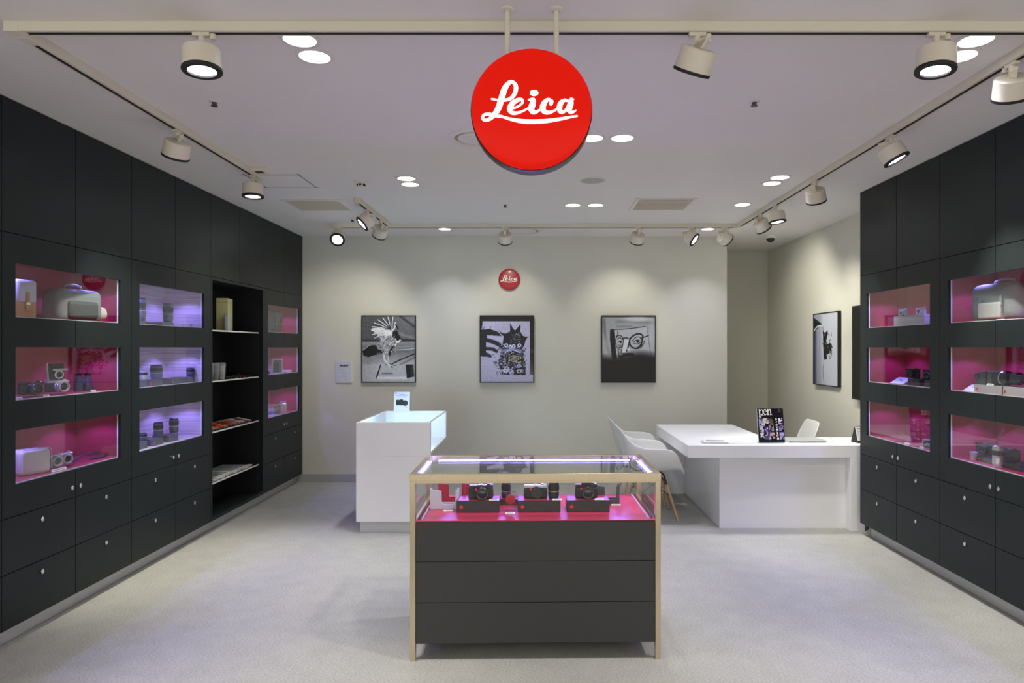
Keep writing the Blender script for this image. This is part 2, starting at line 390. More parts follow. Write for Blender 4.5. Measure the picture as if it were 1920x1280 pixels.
obj('sensor_cap', lathe(B(), [(.030, -.012), (.028, -.035), (0, -.038)], 24), 'trims', t, smooth=True)
for k in range(6):
    a = k*PI/3; obj('vent_slot', box(B(), -.009, .009, -.003, .003, -.032, -.018, Matrix.Rotation(a, 4, 'Z') @ Matrix.Translation((0, -.030, 0))), 'dark', t)
X, Y = P(487, 315)
t = thing('motion_sensor', 'cream boxy ceiling sensor with black window above the access hatch', 'sensor', (X, Y, H))
obj('housing', prism(B(), [(-.065, 0), (.065, 0), (.05, -.028), (-.05, -.028)], -.035, .035), 'lampw', t, bevel=.004)
obj('window', box(B(), -.026, .026, -.020, .020, -.033, -.027), 'black', t, bevel=.002)
t = thing('access_hatch', 'square ceiling access hatch outlined by thin grey metal frame', 'hatch', (-1.99, 5.285, H))
bm = B()
for a in range(4): box(bm, -.222, .222, -.205, -.197, -.003, 0, Matrix.Rotation(a*PI/2, 4, 'Z') @ Matrix.Diagonal((1, 1, 1, 1)))
obj('hatch_frame', bm, 'bagg', t); obj('hatch_panel', box(B(), -.195, .195, -.195, .195, -.0025, 0), 'ceil', t)
def vent(x0, x1, y0, y1, label):
    t = thing('ceiling_vent', label, 'vent', ((x0+x1)/2, (y0+y1)/2, H)); w, h = (x1-x0)/2, (y1-y0)/2
    obj('duct_opening', box(B(), -w+.03, w-.03, -h+.03, h-.03, -.002, 0), 'groove', t)
    bm = B()
    for s in (-1, 1):
        box(bm, -w, w, s*h-(.036 if s > 0 else 0), s*h+(.036 if s < 0 else 0), -.006, 0); box(bm, s*w-(.036 if s > 0 else 0), s*w+(.036 if s < 0 else 0), -h+.036, h-.036, -.006, 0)
    obj('vent_frame', bm, 'trims', t, bevel=.002)
    n = 9; me = None
    for k in range(n):
        y = -h+.036+(k+.5)*(2*h-.072)/n
        if me is None:
            o = obj('slat', box(B(), -w+.036, w-.036, -.014, .014, -.0015, .0015, Matrix.Rotation(-.06, 4, 'X')), 'grille', t); me = o.data
        else: o = obj('slat', me, 'grille', t)
        o.location = (0, y, -.0055)
vent(-2.25, -1.72, 5.94, 6.42, 'square slatted ceiling vent between access hatch and short left track')
vent(.84, 1.38, 5.88, 6.40, 'square slatted ceiling vent ahead of the back track beside the single downlight')
X, Y = P(1445, 441)
t = thing('dome_camera', 'white security camera with black dome on the alcove ceiling', 'security camera', (X, Y, H))
obj('camera_base', lathe(B(), [(.062, 0), (.062, -.022), (.050, -.036), (0, -.036)], 32), 'trims', t, smooth=True)
obj('dome', lathe(B(), [(.047, -.034)]+[(.047*math.cos(a*PI/16), -.036-.045*math.sin(a*PI/16)) for a in range(1, 8)]+[(0, -.081)], 28), 'blackg', t, smooth=True)

# lighting tracks: body + dark slot
def track(x0, y0, x1, y1, label, w=.05, h=.04):
    t = thing('lighting_track', label, 'lighting track', ((x0+x1)/2, (y0+y1)/2, H))
    L = math.hypot(x1-x0, y1-y0)/2; t.rotation_euler = (0, 0, math.atan2(y1-y0, x1-x0))
    obj('track_body', box(B(), -L, L, -w/2, w/2, -h, 0), 'trackw', t, bevel=.002)
    obj('slot', box(B(), -L+.05, L-.05, -.009, .009, -h-.0012, -h+.004), 'dark', t)
    for s in (-1, 1): obj('end_cap', box(B(), s*L-.03, s*L+.03, -w/2-.002, w/2+.002, -h-.002, 0), 'trackw', t, bevel=.003)
TX, TY0, TY1 = 2.08, 2.715, 7.11
track(-TX, TY0, TX+.1, TY0, 'long cream lighting track crossing the ceiling in front of the hanging sign')
track(-TX, TY0+.06, -TX, 5.05, 'white lighting track running above the left cabinets')
track(TX, TY0+.06, TX, TY1-.06, 'long white lighting track running above the right cabinets')
track(-1.556, 5.88, -1.556, TY1-.06, 'short white lighting track joining the back track near left vent')
track(-2.12, TY1, TX, TY1, 'white lighting track parallel to the back wall above the photographs')

def spot(X, Y, aim, along, label, energy=1.0, drop=.105, size=62, col=None):
    t = thing('track_spotlight', label, 'spotlight', (X, Y, H-.0395), 0, 'track spotlights')
    a = Vector(aim).normalized(); ax = Vector((1, 0, 0)) if along == 'x' else Vector((0, 1, 0))
    bm = B(); box(bm, *( (-.034, .034, -.013, .013) if along == 'x' else (-.013, .013, -.034, .034)), -.014, .002)
    obj('track_adaptor', bm, 'lampw', t, bevel=.003)
    obj('adaptor_knob', cyl(B(), ax*.045+Vector((0, 0, -.004)), ax*.045+Vector((0, 0, -.026)), .012, seg=16), 'lampw', t, bevel=.002)
    obj('stem', cyl(B(), (0, 0, -.012), (0, 0, -.045), .013, seg=18), 'lampw', t, bevel=.002)
    hor = Vector((a.x, a.y, 0)); hor = hor.normalized() if hor.length > .12 else Vector((0, 0, 0))
    hc = Vector((0, 0, -drop)) + hor*.01
    back = hc - a*.040 - hor*0
    side = back - hor*.055 if hor.length else back
    e0 = Vector((0, 0, -.042)); bm = B()
    for p, q in ((e0, Vector((side.x, side.y, min(e0.z, max(side.z, -.05))))), (Vector((side.x, side.y, min(e0.z, max(side.z, -.05)))), back+ (side-back)*.5)):
        if (q-p).length > .004:
            m = Matrix.Translation((p+q)/2) @ zto(q-p); box(bm, -.014, .014, -.005, .005, -(q-p).length/2-.004, (q-p).length/2+.004, m)
    if len(bm.verts): obj('arm', bm, 'lampw', t, bevel=.002)
    Rm = Vector((0, 0, -1)).rotation_difference(a).to_matrix().to_4x4(); mt = Matrix.Translation(hc) @ Rm
    h = obj('lamp_head', lathe(B(), [(0, .047), (.064, .047), (.071, .041), (.0735, -.040), (.070, -.040), (.066, .02), (0, .02)], 40, mt), 'lampw', t, smooth=True)
    obj('black_rim', lathe(B(), [(.0745, -.036), (.0765, -.044), (.0745, -.049), (.054, -.049), (.052, -.036)], 40, mt), 'black', h, smooth=True)
    ln = lathe(B(), [(.053, -.041), (.03, -.043), (0, -.043)], 32, mt)
    for k in range(5): lathe(ln, [(.015, -.042), (.013, -.046), (0, -.047)], 12, mt @ Matrix.Translation((.028*math.cos(k*2*PI/5), .028*math.sin(k*2*PI/5), 0)))
    obj('lens', ln, 'lens_on', h, smooth=True)
    lamp('spot_lamp', 'SPOT', t, hc+a*.056, SPOT_W*energy, col or C_SPOT, a, spot_size=math.radians(size), spot_blend=.75, shadow_soft_size=.04)
for args in (
    (-1.34, TY0, (.06, -.05, -1), 'x', 'lit cream spotlight pointing straight down from the front track beside paired downlights', 3.2),
    (.63, TY0, (-.30, .58, -1), 'x', 'cream spotlight on the front track tilted away into the shop, lens hidden', 2.3),
    (1.58, TY0, (-.08, -.05, -1), 'x', 'lit cream spotlight pointing straight down on the front track in front of a downlight', 3.2),
    (-TX, 3.93, (-.42, .42, -1), 'y', 'cream spotlight on the left track tilted towards the left cabinets', 2.8),
    (-TX, 4.97, (.02, -.06, -1), 'y', 'lit cream spotlight pointing straight down at the end of the left track', 3.2),
    (-1.556, 6.18, (-.80, -.35, -.75), 'y', 'lit white spotlight on the short track turned sideways to the left cabinets'),
    (-1.556, 6.72, (-.42, .72, -.75), 'y', 'white spotlight on the short track turned to the back wall', 1.05, .105, 84),
    (-2.09, TY1, (.10, -.80, -.62), 'x', 'lit white spotlight at the end of back track facing out into the shop'),
    (-.35, TY1, (0, .66, -.80), 'x', 'white spotlight on back track aimed at the wall above the small red sign', .38, .105, 84),
    (1.03, TY1, (-.08, .66, -.80), 'x', 'white spotlight on back track aimed at the wall above the face photograph', .5, .105, 84),
    (1.58, TY1, (.75, -.40, -.62), 'x', 'lit white spotlight on back track turned sideways with its black rim showing'),
    (1.93, TY1, (.72, .35, -.48), 'x', 'white spotlight at the corner of back and right tracks aimed into the alcove', 1.2, .105, 84),
    (TX, 4.03, (.48, -.20, -1), 'y', 'lit white spotlight on the right track slanting towards the right cabinets', 2.8),
    (TX, 5.13, (.36, .55, -1), 'y', 'white spotlight on the right track alone, lens turned away over the desk', 2.2),
    (TX, 5.99, (.10, -.08, -1), 'y', 'lit white spotlight pointing down on right track, overlapping another lamp head', 2.6),
    (TX, 6.38, (.60, .34, -.80), 'y', 'white tilted spotlight right behind the lit downward one on right track', 1.1, .105, 84),
    (TX, 3.0, (.32, .62, -1), 'y', 'large cream spotlight on the right track nearest the front track, tilted to cabinets', 2.0)):
    spot(*args)

# ---------------------------------------------------------------- hanging round sign
SR, SY, SZ, SX = .2235, 2.57, 2.437, -.027
t = thing('hanging_sign', 'backlit round red sign with white script lettering hung on two cream rods', 'sign', (SX, SY, SZ))
dome = lambda r: -.030-.034*math.sqrt(max(0, 1-(min(r, SR)/SR*.985)**2))
prof = [(SR*k/26, dome(SR*k/26)) for k in range(27)]+[(SR*1.0, -.022)]
mt = Matrix.Rotation(PI/2, 4, 'X')
f = obj('red_face', lathe(B(), [(r, -y) for r, y in prof], 72, mt), 'signred', t, smooth=True)
bm = B(); leica(bm, SR, lambda x, z: dome(math.hypot(x, z))-.0012); obj('script_lettering', bm, 'signwhite', t)
obj('sign_rim', lathe(B(), [(SR+.002, .024), (SR+.004, .020), (SR+.004, -.045), (SR-.004, -.050), (0, -.050)], 72, mt), 'rim', t, smooth=True)
for x in (-.092, .094):
    r = obj('hanging_rod', cyl(B(), (x, .03, .195), (x, .03, H-SZ), .0105, seg=20), 'lampw', t, smooth=True)
    obj('ceiling_flange', lathe(B(), [(.026, H-SZ), (.026, H-SZ-.006), (.012, H-SZ-.010)], 24, Matrix.Translation((x, .03, 0))), 'lampw', r)

# small wall sign
t = thing('wall_sign', 'small glossy red round sign with white script lettering on back wall', 'sign', (-.339, D_B, 2.34))
wr = .123; dm2 = lambda r: -.030-.012*math.sqrt(max(0, 1-(min(r, wr)/wr*.98)**2))
obj('red_face', lathe(B(), [(wr*k/18, -dm2(wr*k/18)) for k in range(19)]+[(wr, .001)], 56, mt), 'wred', t, smooth=True)
bm = B(); leica(bm, wr, lambda x, z: dm2(math.hypot(x, z))-.0012); obj('script_lettering', bm, 'wwhite', t)

# ---------------------------------------------------------------- wall cabinets (built facing -y, then turned to the room)
PW, CD = 1.107, .36                       # unit width, depth
ROWS = ((.835, 1.118), (1.273, 1.554), (1.711, 1.992))
ZB, ZD1, ZD2, ZU = .10, .385, .672, 2.145
hw = PW/2; G = .0022
knob_me = None
def knob(parent, x, z, y=-.018):
    global knob_me
    if knob_me is None:
        bm = lathe(B(), [(0, .012), (.009, .0115), (.0125, .008), (.0125, .002), (.009, 0)], 20, Matrix.Rotation(PI/2, 4, 'X'))
        o = obj('knob', bm, 'chrome', parent, smooth=True); knob_me = o.data
    else: o = obj('knob', knob_me, 'chrome', parent)
    o.location = (x, y, z); o.scale = (.85, 1, 1.15); return o

def cabinet(name, label, lining, open_shelf=False, flip=1, mx0=.092, mx1=.115):
    """x runs along the wall; flip=-1 mirrors the window margins"""
    t = thing(name, label, 'cabinet')
    bm = B()
    box(bm, -hw+.001, -hw+.019, .001, CD, ZB, H-.003); box(bm, hw-.019, hw-.001, .001, CD, ZB, H-.003)
    box(bm, -hw+.019, hw-.019, CD-.012, CD, ZB, H-.003); box(bm, -hw+.019, hw-.019, .001, CD-.012, ZB, ZB+.018); box(bm, -hw+.019, hw-.019, .001, CD-.012, H-.021, H-.003)
    box(bm, -hw+.019, hw-.019, .001, CD-.012, ZU-.018, ZU)
    if not open_shelf: box(bm, -hw+.019, hw-.019, .001, CD-.012, ZD2-.009, ZD2+.009)
    obj('carcass', bm, 'carc' if not open_shelf else 'black', t)
    obj('plinth', box(B(), -hw, hw, .056, .075, 0, ZB), 'plinth', t)
    for s in (-1, 1):
        x0, x1 = (-hw+G, -G) if s < 0 else (G, hw-G)
        obj('upper_panel', box(B(), x0, x1, -.018, 0, ZU+.002, H-.004), 'cab', t, bevel=.0012)
    if open_shelf:
        bm = B(); box(bm, -hw+G, -hw+.030, -.018, .02, ZB, ZU-.002); box(bm, hw-.030, hw-G, -.018, .02, ZB, ZU-.002); box(bm, -hw+.030, hw-.030, -.018, .02, ZU-.024, ZU-.002); box(bm, -hw+.030, hw-.030, -.018, .02, ZB, ZB+.03)
        obj('niche_frame', bm, 'cab', t)
        for z in (.40, .834, 1.268, 1.703):
            sh = obj('shelf', box(B(), -hw+.035, hw-.035, .03, CD-.014, z-.010, z), 'blackg', t)
            obj('shelf_edge', box(B(), -hw+.035, hw-.035, .022, .031, z-.011, z+.001), 'trimw', sh)
        return t
    ox0, ox1 = (-hw+mx0, hw-mx1) if flip > 0 else (-hw+mx1, hw-mx0)
    for s in (-1, 1):
        x0, x1 = (-hw+G, -G) if s < 0 else (G, hw-G)
        for z0, z1 in ((ZB, ZD1-.002), (ZD1+.002, ZD2-.002)):
            d = obj('drawer_front', box(B(), x0, x1, -.018, 0, z0, z1), 'cab', t, bevel=.0012)
            knob(d, (x0+x1)/2, z1-.060)
        bm = B(); zs = [ZD2+.002]+[z for r in ROWS for z in r]+[ZU-.002]
        a, b = (x0, ox0) if s < 0 else (ox1, x1); ia, ib = (ox0, -G) if s < 0 else (G, ox1)
        box(bm, a, b, -.018, 0, zs[0], zs[-1])
        for k in range(0, len(zs), 2): box(bm, ia, ib, -.018, 0, zs[k], zs[k+1])
        d = obj('display_door', bm, 'cab', t)
        for z0, z1 in ROWS: obj('glass_pane', box(B(), ia-(.0 if s < 0 else .0015), ib+(.0015 if s < 0 else 0), -.012, -.008, z0, z1), 'glass', d)
        knob(d, -s*-.036, ZD2+.060)
    for z0, z1 in ROWS:
        zt = z1+.055; bm = B(); y1 = CD-.013
        box(bm, -hw+.019, hw-.019, .004, y1, z0-.014, z0-.002); box(bm, -hw+.019, hw-.019, .012, y1, zt, zt+.008)
        box(bm, -hw+.019, hw-.019, y1-.008, y1, z0-.002, zt); box(bm, -hw+.019, -hw+.027, .012, y1-.008, z0-.002, zt); box(bm, hw-.027, hw-.019, .012, y1-.008, z0-.002, zt)
        li = obj('compartment_lining', bm, lining, t)
        bm = B(); e = .0045
        box(bm, ox0, ox1, .0005, .006, z0-.004, z0+e); box(bm, ox0, ox0+e, .0005, .006, z0, z1); box(bm, ox1-e, ox1, .0005, .006, z0, z1)
        obj('edge_trim', bm, 'trimw', li)
        for x in (-hw+.21, hw-.21):
            pk = obj('led_puck', lathe(B(), [(.022, zt), (.022, zt-.006), (0, zt-.006)], 20, Matrix.Translation((x, .14, 0))), 'ledp', li)
            lamp('led_lamp', 'SPOT', t, (x, .14, zt-.014), LED_W, C_LED, (0, 0, -1), spot_size=math.radians(118), spot_blend=.35, shadow_soft_size=.015)
    return t

UY = [D_B-.003-PW*(k+.5) for k in range(5)]      # unit centres along the left wall, from the back wall forward
def put_left(t, y, w=0, z=0): t.location = (LX-w, y, z); t.rotation_euler[2] += PI/2; return t
def put_right(t, y, w=0, z=0): t.location = (RX+w, y, z); t.rotation_euler[2] += -PI/2; return t
put_left(cabinet('display_cabinet', 'charcoal wall cabinet with red-lined windows next to the back wall', 'red'), UY[0])
put_left(cabinet('shelf_cabinet', 'black open niche cabinet with four shelves between glazed charcoal cabinets', 'red', True), UY[1])
put_left(cabinet('display_cabinet', 'charcoal wall cabinet with pale wood-lined windows showing boxed lenses', 'woodl'), UY[2])
put_left(cabinet('display_cabinet', 'charcoal wall cabinet with red-lined windows showing bags and silver cameras', 'red'), UY[3])
put_left(cabinet('display_cabinet', 'charcoal wall cabinet with empty red-lined windows at the shop entrance', 'red'), UY[4])
RYE = 5.655
RU = [RYE-PW*(k+.5) for k in range(3)]
put_right(cabinet('display_cabinet', 'charcoal wall cabinet beside the white desk, small cameras in its red windows', 'red', flip=1), RU[0])
put_right(cabinet('display_cabinet', 'charcoal wall cabinet with a grey bag and boxed lenses in red windows', 'red', flip=1), RU[1])
put_right(cabinet('display_cabinet', 'charcoal wall cabinet with empty red windows on the entrance side', 'red', flip=1), RU[2])
struct('trim_1', box(B(), RX-.018, RW, RYE, RYE+.018, ZB, H-.002), 'cab')
struct('trim_2', box(B(), RX+.056, RW, RYE-.01, RYE+.012, 0, ZB), 'plinth')

# ---------------------------------------------------------------- goods (each faces -y at its own base)
def camera(name, label, w=.125, h=.068, d=.034, body='blackg', top='blackg', lr=.030, ll=.030, lens='blackg', dot=True, grip=False, group=None, viewfinder=False):
    t = thing(name, label, 'camera', group=group)
    obj('camera_body', box(B(), -w/2, w/2, -d/2, d/2, 0, h*.80), body, t, bevel=.010, seg=3)
    tp = obj('top_plate', box(B(), -w/2+.001, w/2-.001, -d/2+.001, d/2-.001, h*.78, h), top, t, bevel=.004)
    obj('dial', cyl(B(), (w*.30, 0, h), (w*.30, 0, h+.007), .009, seg=20), top, tp, bevel=.001)
    obj('shutter_button', cyl(B(), (w*.42, 0, h), (w*.42, 0, h+.004), .005, seg=14), 'chrome', tp)
    obj('hot_shoe', box(B(), -.010, .010, -.008, .010, h, h+.003), 'chrome', tp)
    if viewfinder: obj('viewfinder_hump', box(B(), -.026, .026, -d/2, d/2, h*.95, h+.016), top, t, bevel=.005)
    if lr:
        mt = Matrix.Translation((w*.06, -d/2, h*.46)) @ Matrix.Rotation(PI/2, 4, 'X')
        ln = obj('lens', lathe(B(), [(lr*1.05, -.004), (lr*1.05, .006), (lr, .008), (lr, ll*.55), (lr*.94, ll*.6), (lr*.94, ll), (lr*.74, ll), (lr*.62, ll*.78)], 36, mt), lens, t, smooth=True)
        obj('front_element', lathe(B(), [(lr*.66, ll*.76), (lr*.4, ll*.86), (0, ll*.9)], 28, mt), 'lglass', ln, smooth=True)
        obj('lens_ring', lathe(B(), [(lr*.95, ll), (lr*.93, ll+.0012), (lr*(.82 if lens == 'silver' else .88), ll+.0012), (lr*.80, ll)], 36, mt), 'silver' if lens == 'silver' else 'rim', ln, smooth=True)
    if dot: obj('red_dot', lathe(B(), [(.0075, 0), (.007, .0015), (0, .002)], 18, Matrix.Translation((-w*.20, -d/2, h*.68)) @ Matrix.Rotation(PI/2, 4, 'X')), 'reddot', t)
    if grip: obj('grip', box(B(), -w/2-.002, -w/2+.026, -d/2-.012, d/2, .002, h*.95), body, t, bevel=.006)
    return t
def lens(name, label, r=.026, h=.075, m='blackg', group=None):
    t = thing(name, label, 'lens', group=group)
    obj('barrel', lathe(B(), [(0, 0), (r*.88, 0), (r*.9, h*.12), (r, h*.14), (r, h*.38), (r*.95, h*.40), (r*.95, h*.48), (r, h*.50), (r, h*.90), (r*.9, h*.93)], 32), m, t, smooth=True)
    obj('focus_ring', lathe(B(), [(r*1.0, h*.56), (r*1.03, h*.57), (r*1.03, h*.78), (r*1.0, h*.79)], 32), 'black', t)
    obj('scale_ring', lathe(B(), [(r*.955, h*.43), (r*.96, h*.435), (r*.96, h*.455), (r*.955, h*.46)], 32), 'silver', t)
    obj('lens_cap', lathe(B(), [(r*.92, h*.92), (r*.92, h*.99), (r*.85, h), (0, h)], 32), 'black' if m != 'silver' else m, t, smooth=True)
    return t
def gift_box(name, label, w=.222, d=.12, h=.060, m='box', top='red', group=None, dot=True):
    t = thing(name, label, 'box', group=group); k = .006
    obj('box_body', box(B(), -w/2, w/2, 0, d, 0, h-.004), m, t, bevel=.0015)
    bm = B(); box(bm, -w/2, w/2, 0, k, h-.004, h); box(bm, -w/2, w/2, d-k, d, h-.004, h); box(bm, -w/2, -w/2+k, k, d-k, h-.004, h); box(bm, w/2-k, w/2, k, d-k, h-.004, h)
    obj('box_rim', bm, m, t)
    obj('top_pad', box(B(), -w/2+k, w/2-k, k, d-k, h-.004, h-.001), top, t)
    if dot: obj('round_emblem', lathe(B(), [(.0095, 0), (.0095, .0008), (0, .001)], 22, Matrix.Translation((-w*.39, 0, h*.45)) @ Matrix.Rotation(PI/2, 4, 'X')), 'reddot', t)
    return t
def price_card(label, w=.045, h=.014, tilt=.5, group=None):
    t = thing('price_card', label, 'card', group=group)
    obj('card', box(B(), -w/2, w/2, -.001, .001, 0, h, Matrix.Rotation(-tilt, 4, 'X')), 'paper', t)
    obj('printed_line', box(B(), -w*.36, w*.30, -.0016, -.001, h*.40, h*.58, Matrix.Rotation(-tilt, 4, 'X')), 'box', t); return t
def half_case(name, label, m, w=.145, h=.088, d=.045):
    t = thing(name, label, 'camera case'); k = .004
    pr = [(-w/2, 0), (w/2, 0), (w/2, h*.96), (w/2-.016, h*.96), (w/2-.018, h*.34), (w/2-.030, h*.26), (-w*.04, h*.26), (-w*.09, h*.40), (-w*.10, h*.92), (-w/2, h)]
    obj('front_leather', prism(B(), pr, -d/2, -d/2+k), m, t, bevel=.0025)
    bm = B(); box(bm, -w/2, w/2, -d/2+k, d/2-k, 0, k); box(bm, -w/2, -w/2+k, -d/2+k, d/2-k, k, h*.97); box(bm, w/2-k, w/2, -d/2+k, d/2-k, k, h*.94); box(bm, -w/2, w/2, d/2-k, d/2, 0, h*.28)
    obj('base_and_sides', bm, m, t, bevel=.001)
    for s in (-1, 1): obj('strap_lug', cyl(B(), (s*(w/2-.004), 0, h*.94), (s*(w/2-.004), 0, h*1.02), .006, seg=14), m, t)
    return t
def bag(name, label, w, d, h, m, trim, r=.05, flap=True, handle=True, lean=0, buckles=2, cat='bag'):
    t = thing(name, label, cat)
    obj('bag_body', box(B(), -w/2, w/2, -d/2, d/2, 0, h), m, t, bevel=min(r, h*.3, d*.45, w*.45), seg=4, smooth=True)
    if flap:
        f = obj('flap', box(B(), -w/2+.006, w/2-.006, -d/2-.008, d/2-.01, h*.42, h+.006), trim, t, bevel=min(r, d*.4), seg=4, smooth=True)
        for k in range(buckles):
            x = (k-(buckles-1)/2)*w*.42; b = obj('strap', box(B(), x-.010, x+.010, -d/2-.013, -d/2-.005, h*.22, h*.70), m, t, bevel=.002)
            obj('buckle', box(B(), x-.012, x+.012, -d/2-.016, -d/2-.012, h*.36, h*.44), 'chrome', b, bevel=.002)
    if handle: obj('handle', tube(B(), [(-w*.20, 0, h-.004), (-w*.18, 0, h+.020), (-w*.08, 0, h+.030), (w*.08, 0, h+.030), (w*.18, 0, h+.020), (w*.20, 0, h-.004)], .007), trim, t, smooth=True)
    return t
def acrylic_stand(label, w=.10, h=.018, d=.06):
    t = thing('acrylic_stand', label, 'stand')
    obj('base_plate', box(B(), -w/2, w/2, -d/2, d/2, 0, .004), 'acryl', t)
    obj('riser', box(B(), -w/2, w/2, -d*.1, d/2, .004, h), 'acryl', t); return t

# left wall, red windows with bags and silver cameras
def YL(x, w): return F*(2.75+w)/(1010-x)
def YR(x, w): return F*(2.69+w)/(x-1010)
Z1, Z2, Z3 = 1.709, 1.271, .833               # compartment floors: upper, middle, lower
def L_(t, x, w, z, rz=0): put_left(t, YL(x, w), w, z); t.rotation_euler[2] += rz; return t
def R_(t, x, w, z, rz=0): put_right(t, YR(x, w), w, z); t.rotation_euler[2] += rz; return t
L_(bag('leather_pouch', 'tall tan leather camera pouch with pale flap beside the grey bag', .13, .09, .215, 'tan', 'lav', .018, buckles=1, handle=False), 38, .14, Z1, -.25)
g = bag('camera_bag', 'large grey camera bag with top handle in the upper red window', .30, .17, .205, 'bagg', 'bagg', .045, flap=False)
obj('front_pocket', box(B(), -.10, .10, -.105, -.06, .02, .13), 'bagd', g, bevel=.02, seg=3, smooth=True)
obj('zip', tube(B(), [(-.145, -.05, .15), (-.13, -.06, .185), (0, -.065, .198), (.13, -.06, .185), (.145, -.05, .15)], .003), 'black', g)
obj('side_cap', cyl(B(), (.14, -.02, .06), (.19, -.02, .06), .045, seg=28), 'beige', g, bevel=.008)
L_(g, 136, .17, Z1, -.30)
st = L_(acrylic_stand('clear acrylic stand under the black camera in the middle red window'), 57, .11, Z2, -.3)
L_(camera('compact_camera', 'black compact camera with large lens on a clear stand, middle red window', lr=.034, ll=.040, dot=False), 57, .11, Z2+.0185, -.45)
st = L_(acrylic_stand('clear acrylic stand under the silver camera with raised screen'), 107, .11, Z2, -.3)
g = camera('screen_camera', 'silver camera with raised flip screen in the middle red window', body='black', top='silver', lr=.032, ll=.045, lens='silver', dot=False)
s_ = obj('flip_screen', box(B(), -.045, .045, -.004, .004, .074, .168, Matrix.Rotation(-.10, 4, 'X')), 'box', g, bevel=.002)
obj('screen_frame', box(B(), -.052, -.044, -.006, .006, .070, .172, Matrix.Rotation(-.10, 4, 'X')), 'lav', s_)
obj('finder_ring', lathe(B(), [(.026, 0), (.026, .012), (.018, .014), (.016, 0)], 28, Matrix.Translation((-.0, -.012, .103)) @ Matrix.Rotation(PI/2, 4, 'X')), 'silver', g, smooth=True)
obj('accessory_plate', box(B(), -.03, .055, -.016, 0, .126, .138), 'lav', g, bevel=.003)
L_(g, 107, .11, Z2+.0185, -.45)
g = thing('binoculars', 'dark binoculars standing in the middle red window beside a card', 'binoculars')
for s in (-1, 1):
    b = obj('tube', lathe(B(), [(0, 0), (.026, 0), (.027, .04), (.020, .065), (.017, .09), (.019, .105), (0, .105)], 24, Matrix.Translation((s*.032, 0, 0))), 'bagd', g, smooth=True)
    obj('eyecup', lathe(B(), [(.018, .100), (.021, .104), (.021, .114), (.012, .114)], 20, Matrix.Translation((s*.032, 0, 0))), 'black', b, smooth=True)
obj('bridge', box(B(), -.02, .02, -.012, .012, .045, .075), 'bagd', g, bevel=.004)
L_(g, 156, .20, Z2, -.3)
for x, w, l in ((37, .05, 'black compact camera'), (88, .05, 'camera with raised screen'), (176, .08, 'dark binoculars')): L_(price_card('small white price card beside the %s in red window' % l, group='cards in middle red window'), x, w, Z2)
g = bag('box_bag', 'boxy beige leather camera bag in the lowest red window', .17, .10, .145, 'beige', 'beige', .022, flap=False, handle=False)
obj('seam_piping', tube(B(), [(-.085, -.052, .03), (-.085, -.052, .13), (-.07, -.052, .146), (.07, -.052, .146), (.085, -.052, .13), (.085, -.052, .03)], .002), 'lav', g)
obj('strap_ring', lathe(B(), [(.012, 0), (.012, .004), (.008, .004), (.008, 0)], 18, Matrix.Translation((-.086, 0, .10)) @ Matrix.Rotation(-PI/2, 4, 'Y')), 'chrome', g)
L_(g, 57, .14, Z3, -.35)
st = L_(acrylic_stand('clear acrylic stand under two silver cameras in lowest red window', .20), 109, .12, Z3, -.3)
for x, l in ((99, 'silver camera with white-ringed lens beside the beige box bag'), (118, 'silver camera with white-ringed lens next to the dark neck strap')):
    L_(camera('silver_camera', l, .105, .066, .03, 'silver', 'silver', .030, .028, 'silver', dot=False), x, .12, Z3+.0185, -.45)
L_(price_card('long cream card in front of the two silver cameras', .12, .016), 112, .05, Z3)
g = thing('neck_strap', 'dark neck strap curled on the lowest red shelf', 'strap')
obj('strap_band', tube(B(), [(-.13, .02, .006), (-.06, .05, .012), (.02, .06, .022), (.09, .02, .030), (.12, -.02, .022), (.06, -.05, .008), (-.04, -.03, .006)], .006), 'bagd', g, smooth=True)
obj('strap_end', box(B(), .10, .135, -.035, -.005, .018, .030), 'redl', g, bevel=.003)
L_(g, 168, .15, Z3)

# left wall, wood-lined windows
for x, h, l in ((263, .17, 'tall dark lens standing at the edge of upper wood-lined window'), (315, .155, 'tall dark lens standing in the middle of upper wood-lined window')):
    z = .035; gb = gift_box('lens_box', l.replace('tall dark lens standing', 'low grey box under a tall lens'), .16, .13, z, 'bluebox', 'bluebox', dot=False); L_(gb, x, .08, Z1)
    L_(lens('tall_lens', l, .036, h, 'bluebox'), x, .145, Z1+z)
g = L_(thing('lens_hood', 'small pale round lens hood in upper wood-lined window', 'lens hood'), 352, .10, Z1)
obj('hood_ring', lathe(B(), [(.034, 0), (.036, .03), (.033, .03), (.031, 0)], 28), 'silver', g, smooth=True); obj('hood_cap', lathe(B(), [(.031, .004), (0, .006)], 28), 'black', g)
for x, wd, l, r, h in ((268, .10, 'silver-based lens', .028, .07), (293, .17, 'wide dark lens', .042, .105), (331, .13, None, 0, 0), (357, .13, 'small dark lens', .030, .07)):
    L_(gift_box('lens_box', {268: 'small grey lens box at the near end of middle wood-lined window', 293: 'wide grey lens box with red emblem under the wide lens', 331: 'grey lens box with red emblem and nothing on it', 357: 'grey lens box with red emblem at far end of middle wood-lined window'}[x], wd, .13, .045, 'bluebox', 'bluebox', dot=x != 268), x, .05, Z2)
    if l: L_(lens('standing_lens', l+' standing on a box in the middle wood-lined window', r, h, 'silver' if x == 268 else 'bluebox'), x, .12, Z2+.045)
for x, l, r, h in ((266, 'low round lens', .032, .05), (297, 'dark zoom lens', .033, .105), (326, 'tall dark zoom lens', .034, .115)):
    L_(gift_box('lens_box', 'grey box with red emblem under the %s in lowest wood-lined window' % l, .135, .13, .050, 'bluebox', 'bluebox'), x, .06, Z3)
    L_(lens('standing_lens', l+' standing on a grey box in lowest wood-lined window', r, h, 'bluebox'), x, .125, Z3+.050)

